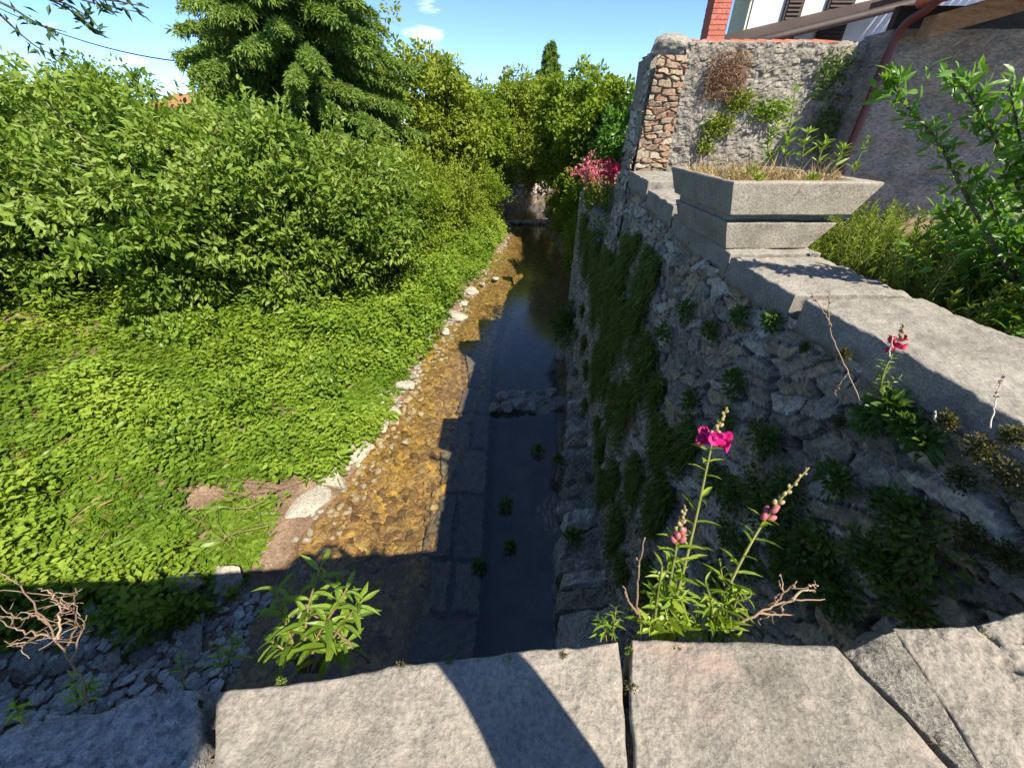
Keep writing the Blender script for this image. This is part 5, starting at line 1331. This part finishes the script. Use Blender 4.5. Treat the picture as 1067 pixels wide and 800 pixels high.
# leafy weed left of centre, dead woody shoots, small weeds
def leafy(name, base_px, stems, label, L, W, seed, mat='weed', n_=26):
    srad = .0036 if L > .05 else .0013
    q0 = at(*base_px[:2], y=base_px[2]); t = thing(name, q0, label, 'plant'); r = np.random.default_rng(seed); st_, lf = MB(), MB()
    for pts in stems:
        q = smooth(np.array([at(a, b, y=c) for a, b, c in pts]), 6); st_.tube(q, np.linspace(srad, srad * .5, len(q)), 6, r.uniform(.3, 1))
        spike_leaves(lf, q, r, n_, L, W, .25, 1.0)
    st_.build('stems', M['green_stem'], t, True); lf.build('leaves', M[mat], t)
    return t
leafy('leafy_weed', (322, 700, .34), [[(322, 700, .33), (330, 665, .36), (348, 635, .38), (362, 612, .4)], [(330, 700, .33), (345, 668, .36), (365, 640, .38), (378, 625, .39)], [(318, 700, .33), (318, 665, .36), (322, 630, .39), (336, 585, .43)],
                                     [(312, 700, .33), (305, 670, .36), (295, 640, .38), (288, 610, .4)], [(326, 700, .33), (340, 680, .35), (362, 668, .36)], [(316, 700, .33), (300, 680, .35), (283, 668, .36)]],
      'bright leafy weed with long pointed leaves behind the parapet', .074, .0175, 41, n_=19)
leafy('leafy_weed', (238, 700, .3), [[(238, 702, .29), (240, 680, .31), (246, 662, .33)], [(234, 702, .29), (228, 685, .31), (226, 668, .33)]], 'small leafy weed at the corner between the pale and the rough coping stone', .032, .009, 42, n_=14)
leafy('leafy_weed', (637, 668, .32), [[(637, 668, .32), (640, 650, .33), (642, 632, .35)], [(632, 668, .32), (630, 655, .33), (624, 645, .34)]], 'small green weed behind the parapet joint left of the tall snapdragon', .03, .007, 43, n_=16)
leafy('leafy_weed', (80, 735, .22), [[(80, 737, .21), (78, 720, .23), (76, 705, .24)], [(86, 737, .21), (88, 724, .23), (95, 712, .24)]], 'tiny weed below the dead woody shoots', .026, .006, 44, n_=14)
leafy('leafy_weed', (25, 755, .18), [[(25, 757, .18), (20, 745, .19), (14, 735, .2)]], 'tiny yellowish weed in the lower left corner above the parapet', .024, .008, 45, n_=12)
leafy('leafy_weed', (192, 715, .28), [[(192, 717, .26), (190, 695, .29), (188, 680, .3)]], 'thin upright weed above the rough coping stone', .026, .006, 46, n_=12)
dry_plant([[(95, 735, .22), (75, 690, .25), (50, 650, .27), (20, 610, .29), (-10, 595, .3)], [(60, 665, .26), (62, 640, .28), (55, 620, .29), (40, 612, .3)], [(60, 665, .26), (40, 660, .27), (15, 655, .28), (-10, 640, .28)], [(75, 690, .25), (85, 660, .27), (92, 640, .28)],
           [(50, 650, .27), (35, 640, .28), (20, 645, .28), (0, 632, .29)], [(68, 678, .26), (80, 650, .28), (78, 628, .29), (82, 612, .3)], [(40, 660, .27), (25, 672, .27), (5, 668, .27)], [(62, 640, .28), (72, 632, .28), (80, 640, .28)]],
          'pale brown dead woody shoots curling over the left end of the parapet', 'dried plant', 'dry_stem', (.0018, .0006), 0, 'dead_shoots', 'dry_stem', 8, 6)
dry_plant([[(385, 690, .34), (352, 660, .37), (318, 632, .4), (295, 610, .42)], [(318, 632, .4), (306, 640, .41), (298, 652, .41)]], 'thin dry twig slanting through the leafy weed', pods=1, seed=9)

# ------------------------------------------------------------------ the photographer behind the parapet, whose shadow falls on the coping
def photographer():
    t = thing('person', (-.1, -.42, 3.35), 'person in a blue shirt behind the parapet whose arm throws a shadow on the coping', 'person')
    V, E, Rr = [], [], []
    def v(p, r, par_=None):
        V.append(p); Rr.append(r)
        if par_ is not None: E.append((par_, len(V) - 1))
        return len(V) - 1
    pel = v((-.10, -.50, 4.27), .15)
    sp = v((-.11, -.50, 4.50), .135, pel); chs = v((-.12, -.48, 4.70), .15, sp); nk = v((-.13, -.44, 4.87), .06, chs)
    hd0 = v((-.16, -.42, 4.95), .07, nk); hd1 = v((-.17, -.40, 5.05), .095, hd0); v((-.17, -.41, 5.13), .075, hd1)
    v((-.17, -.305, 5.045), .018, hd1)
    for sgn, elb, wr_, pm in ((1, (.33, -.24, 4.47), (.27, -.12, 4.80), (.17, -.075, 4.93)), (-1, (-.47, -.28, 4.50), (-.20, -.12, 4.82), (-.09, -.085, 4.93))):
        sh_ = v((-.12 + sgn * .18, -.47, 4.77), .075, chs); e_ = v(elb, .085 if sgn > 0 else .058, sh_); w_ = v(wr_, .062 if sgn > 0 else .042, e_); p_ = v(pm, .034, w_)  # right forearm made thicker to widen its shadow on the coping
        dr = np.array(pm) - np.array(wr_); dr = dr / np.linalg.norm(dr)
        for f in range(4):
            a0 = np.array(pm) + dr * .035 + np.array([0, .012, -.03 + .021 * f]); b0 = a0 + np.array([-sgn * .03, .018, .012]); c0 = b0 + np.array([-sgn * .022, -.012, .006])
            i0 = v(tuple(a0), .010, p_); i1 = v(tuple(b0), .009, i0); v(tuple(c0), .008, i1)
        i0 = v(tuple(np.array(pm) + np.array([-sgn * .015, -.028, .008])), .011, p_); v(tuple(np.array(pm) + np.array([-sgn * .045, -.03, .022])), .009, i0)
        hp = v((-.10 + sgn * .10, -.50, 4.20), .095, pel); kn = v((-.10 + sgn * .12, -.47, 3.84), .062, hp); an = v((-.10 + sgn * .13, -.50, 3.44), .042, kn); v((-.10 + sgn * .14, -.36, 3.39), .036, an)
    me = bpy.data.meshes.new('body_cage'); me.from_pydata(V, E, [])
    o = bpy.data.objects.new('body_cage', me); COL.objects.link(o)
    md = o.modifiers.new('skin', 'SKIN'); md.use_smooth_shade = True
    if not me.skin_vertices:
        bpy.context.view_layer.objects.active = o
    for i, r_ in enumerate(Rr):
        me.skin_vertices[0].data[i].radius = (r_, r_ * (.72 if 1 <= i <= 2 or i == 0 else 1)); me.skin_vertices[0].data[i].use_root = (i == 0)
    sb = o.modifiers.new('sub', 'SUBSURF'); sb.levels = 2; sb.render_levels = 2
    dg_ = bpy.context.evaluated_depsgraph_get()
    m2 = bpy.data.meshes.new_from_object(o.evaluated_get(dg_)); m2.name = 'body'
    bpy.data.objects.remove(o)
    for mm in (paint('skin', (.42, .24, .17), .5), paint('blue_shirt', (.03, .05, .11), .85), paint('grey_trousers', (.07, .07, .075), .9), paint('brown_hair', (.05, .03, .02), .6)): m2.materials.append(mm)
    for p in m2.polygons:
        c = p.center
        i = 2 if c.z < 4.30 else 1
        if c.z > 4.88 and c.y < -.25: i = 3 if (c.y < -.42 or c.z > 5.115) else 0
        elif c.y > -.34 and c.z > 4.44 and (abs(c.x + .1) > .1 or c.y > -.2): i = 0
        p.material_index = i
    hb = MB(); th = np.linspace(0, 2 * np.pi, 33)[:-1]
    for r0_, z0_, r1_, z1_ in ((.185, 5.105, .10, 5.125), (.10, 5.125, .095, 5.20), (.095, 5.20, .07, 5.225), (.07, 5.225, .0, 5.23), (.185, 5.100, .08, 5.117), (.185, 5.100, .185, 5.105)):
        A_ = np.stack([-.19 + r0_ * np.cos(th), -.41 + r0_ * np.sin(th), z0_ + 0 * th], -1); B_ = np.stack([-.19 + r1_ * np.cos(th), -.41 + r1_ * np.sin(th), z1_ + 0 * th], -1)
        k_ = np.arange(32); k2 = (k_ + 1) % 32
        hb.add(np.concatenate([A_, B_]), np.concatenate([np.stack([k_, k2, 32 + k2], -1), np.stack([k_, 32 + k2, 32 + k_], -1)]))
    hb.build('added_hat', paint('added_hat_straw', (.45, .36, .2), .9), t, True)  # hat invented so its brim casts shade on the rough left coping stone
    b = bpy.data.objects.new('body', m2); COL.objects.link(b); b.parent = t; b.matrix_parent_inverse = Matrix.Translation(-Vector(t.location))
    ph = MB(); ph.box((-.07, -.062, 4.955), (.145, -.053, 5.03))
    tag(ph.build('phone', M['glass_dark']), 'dark phone held up in both hands behind the parapet', 'phone')
photographer()
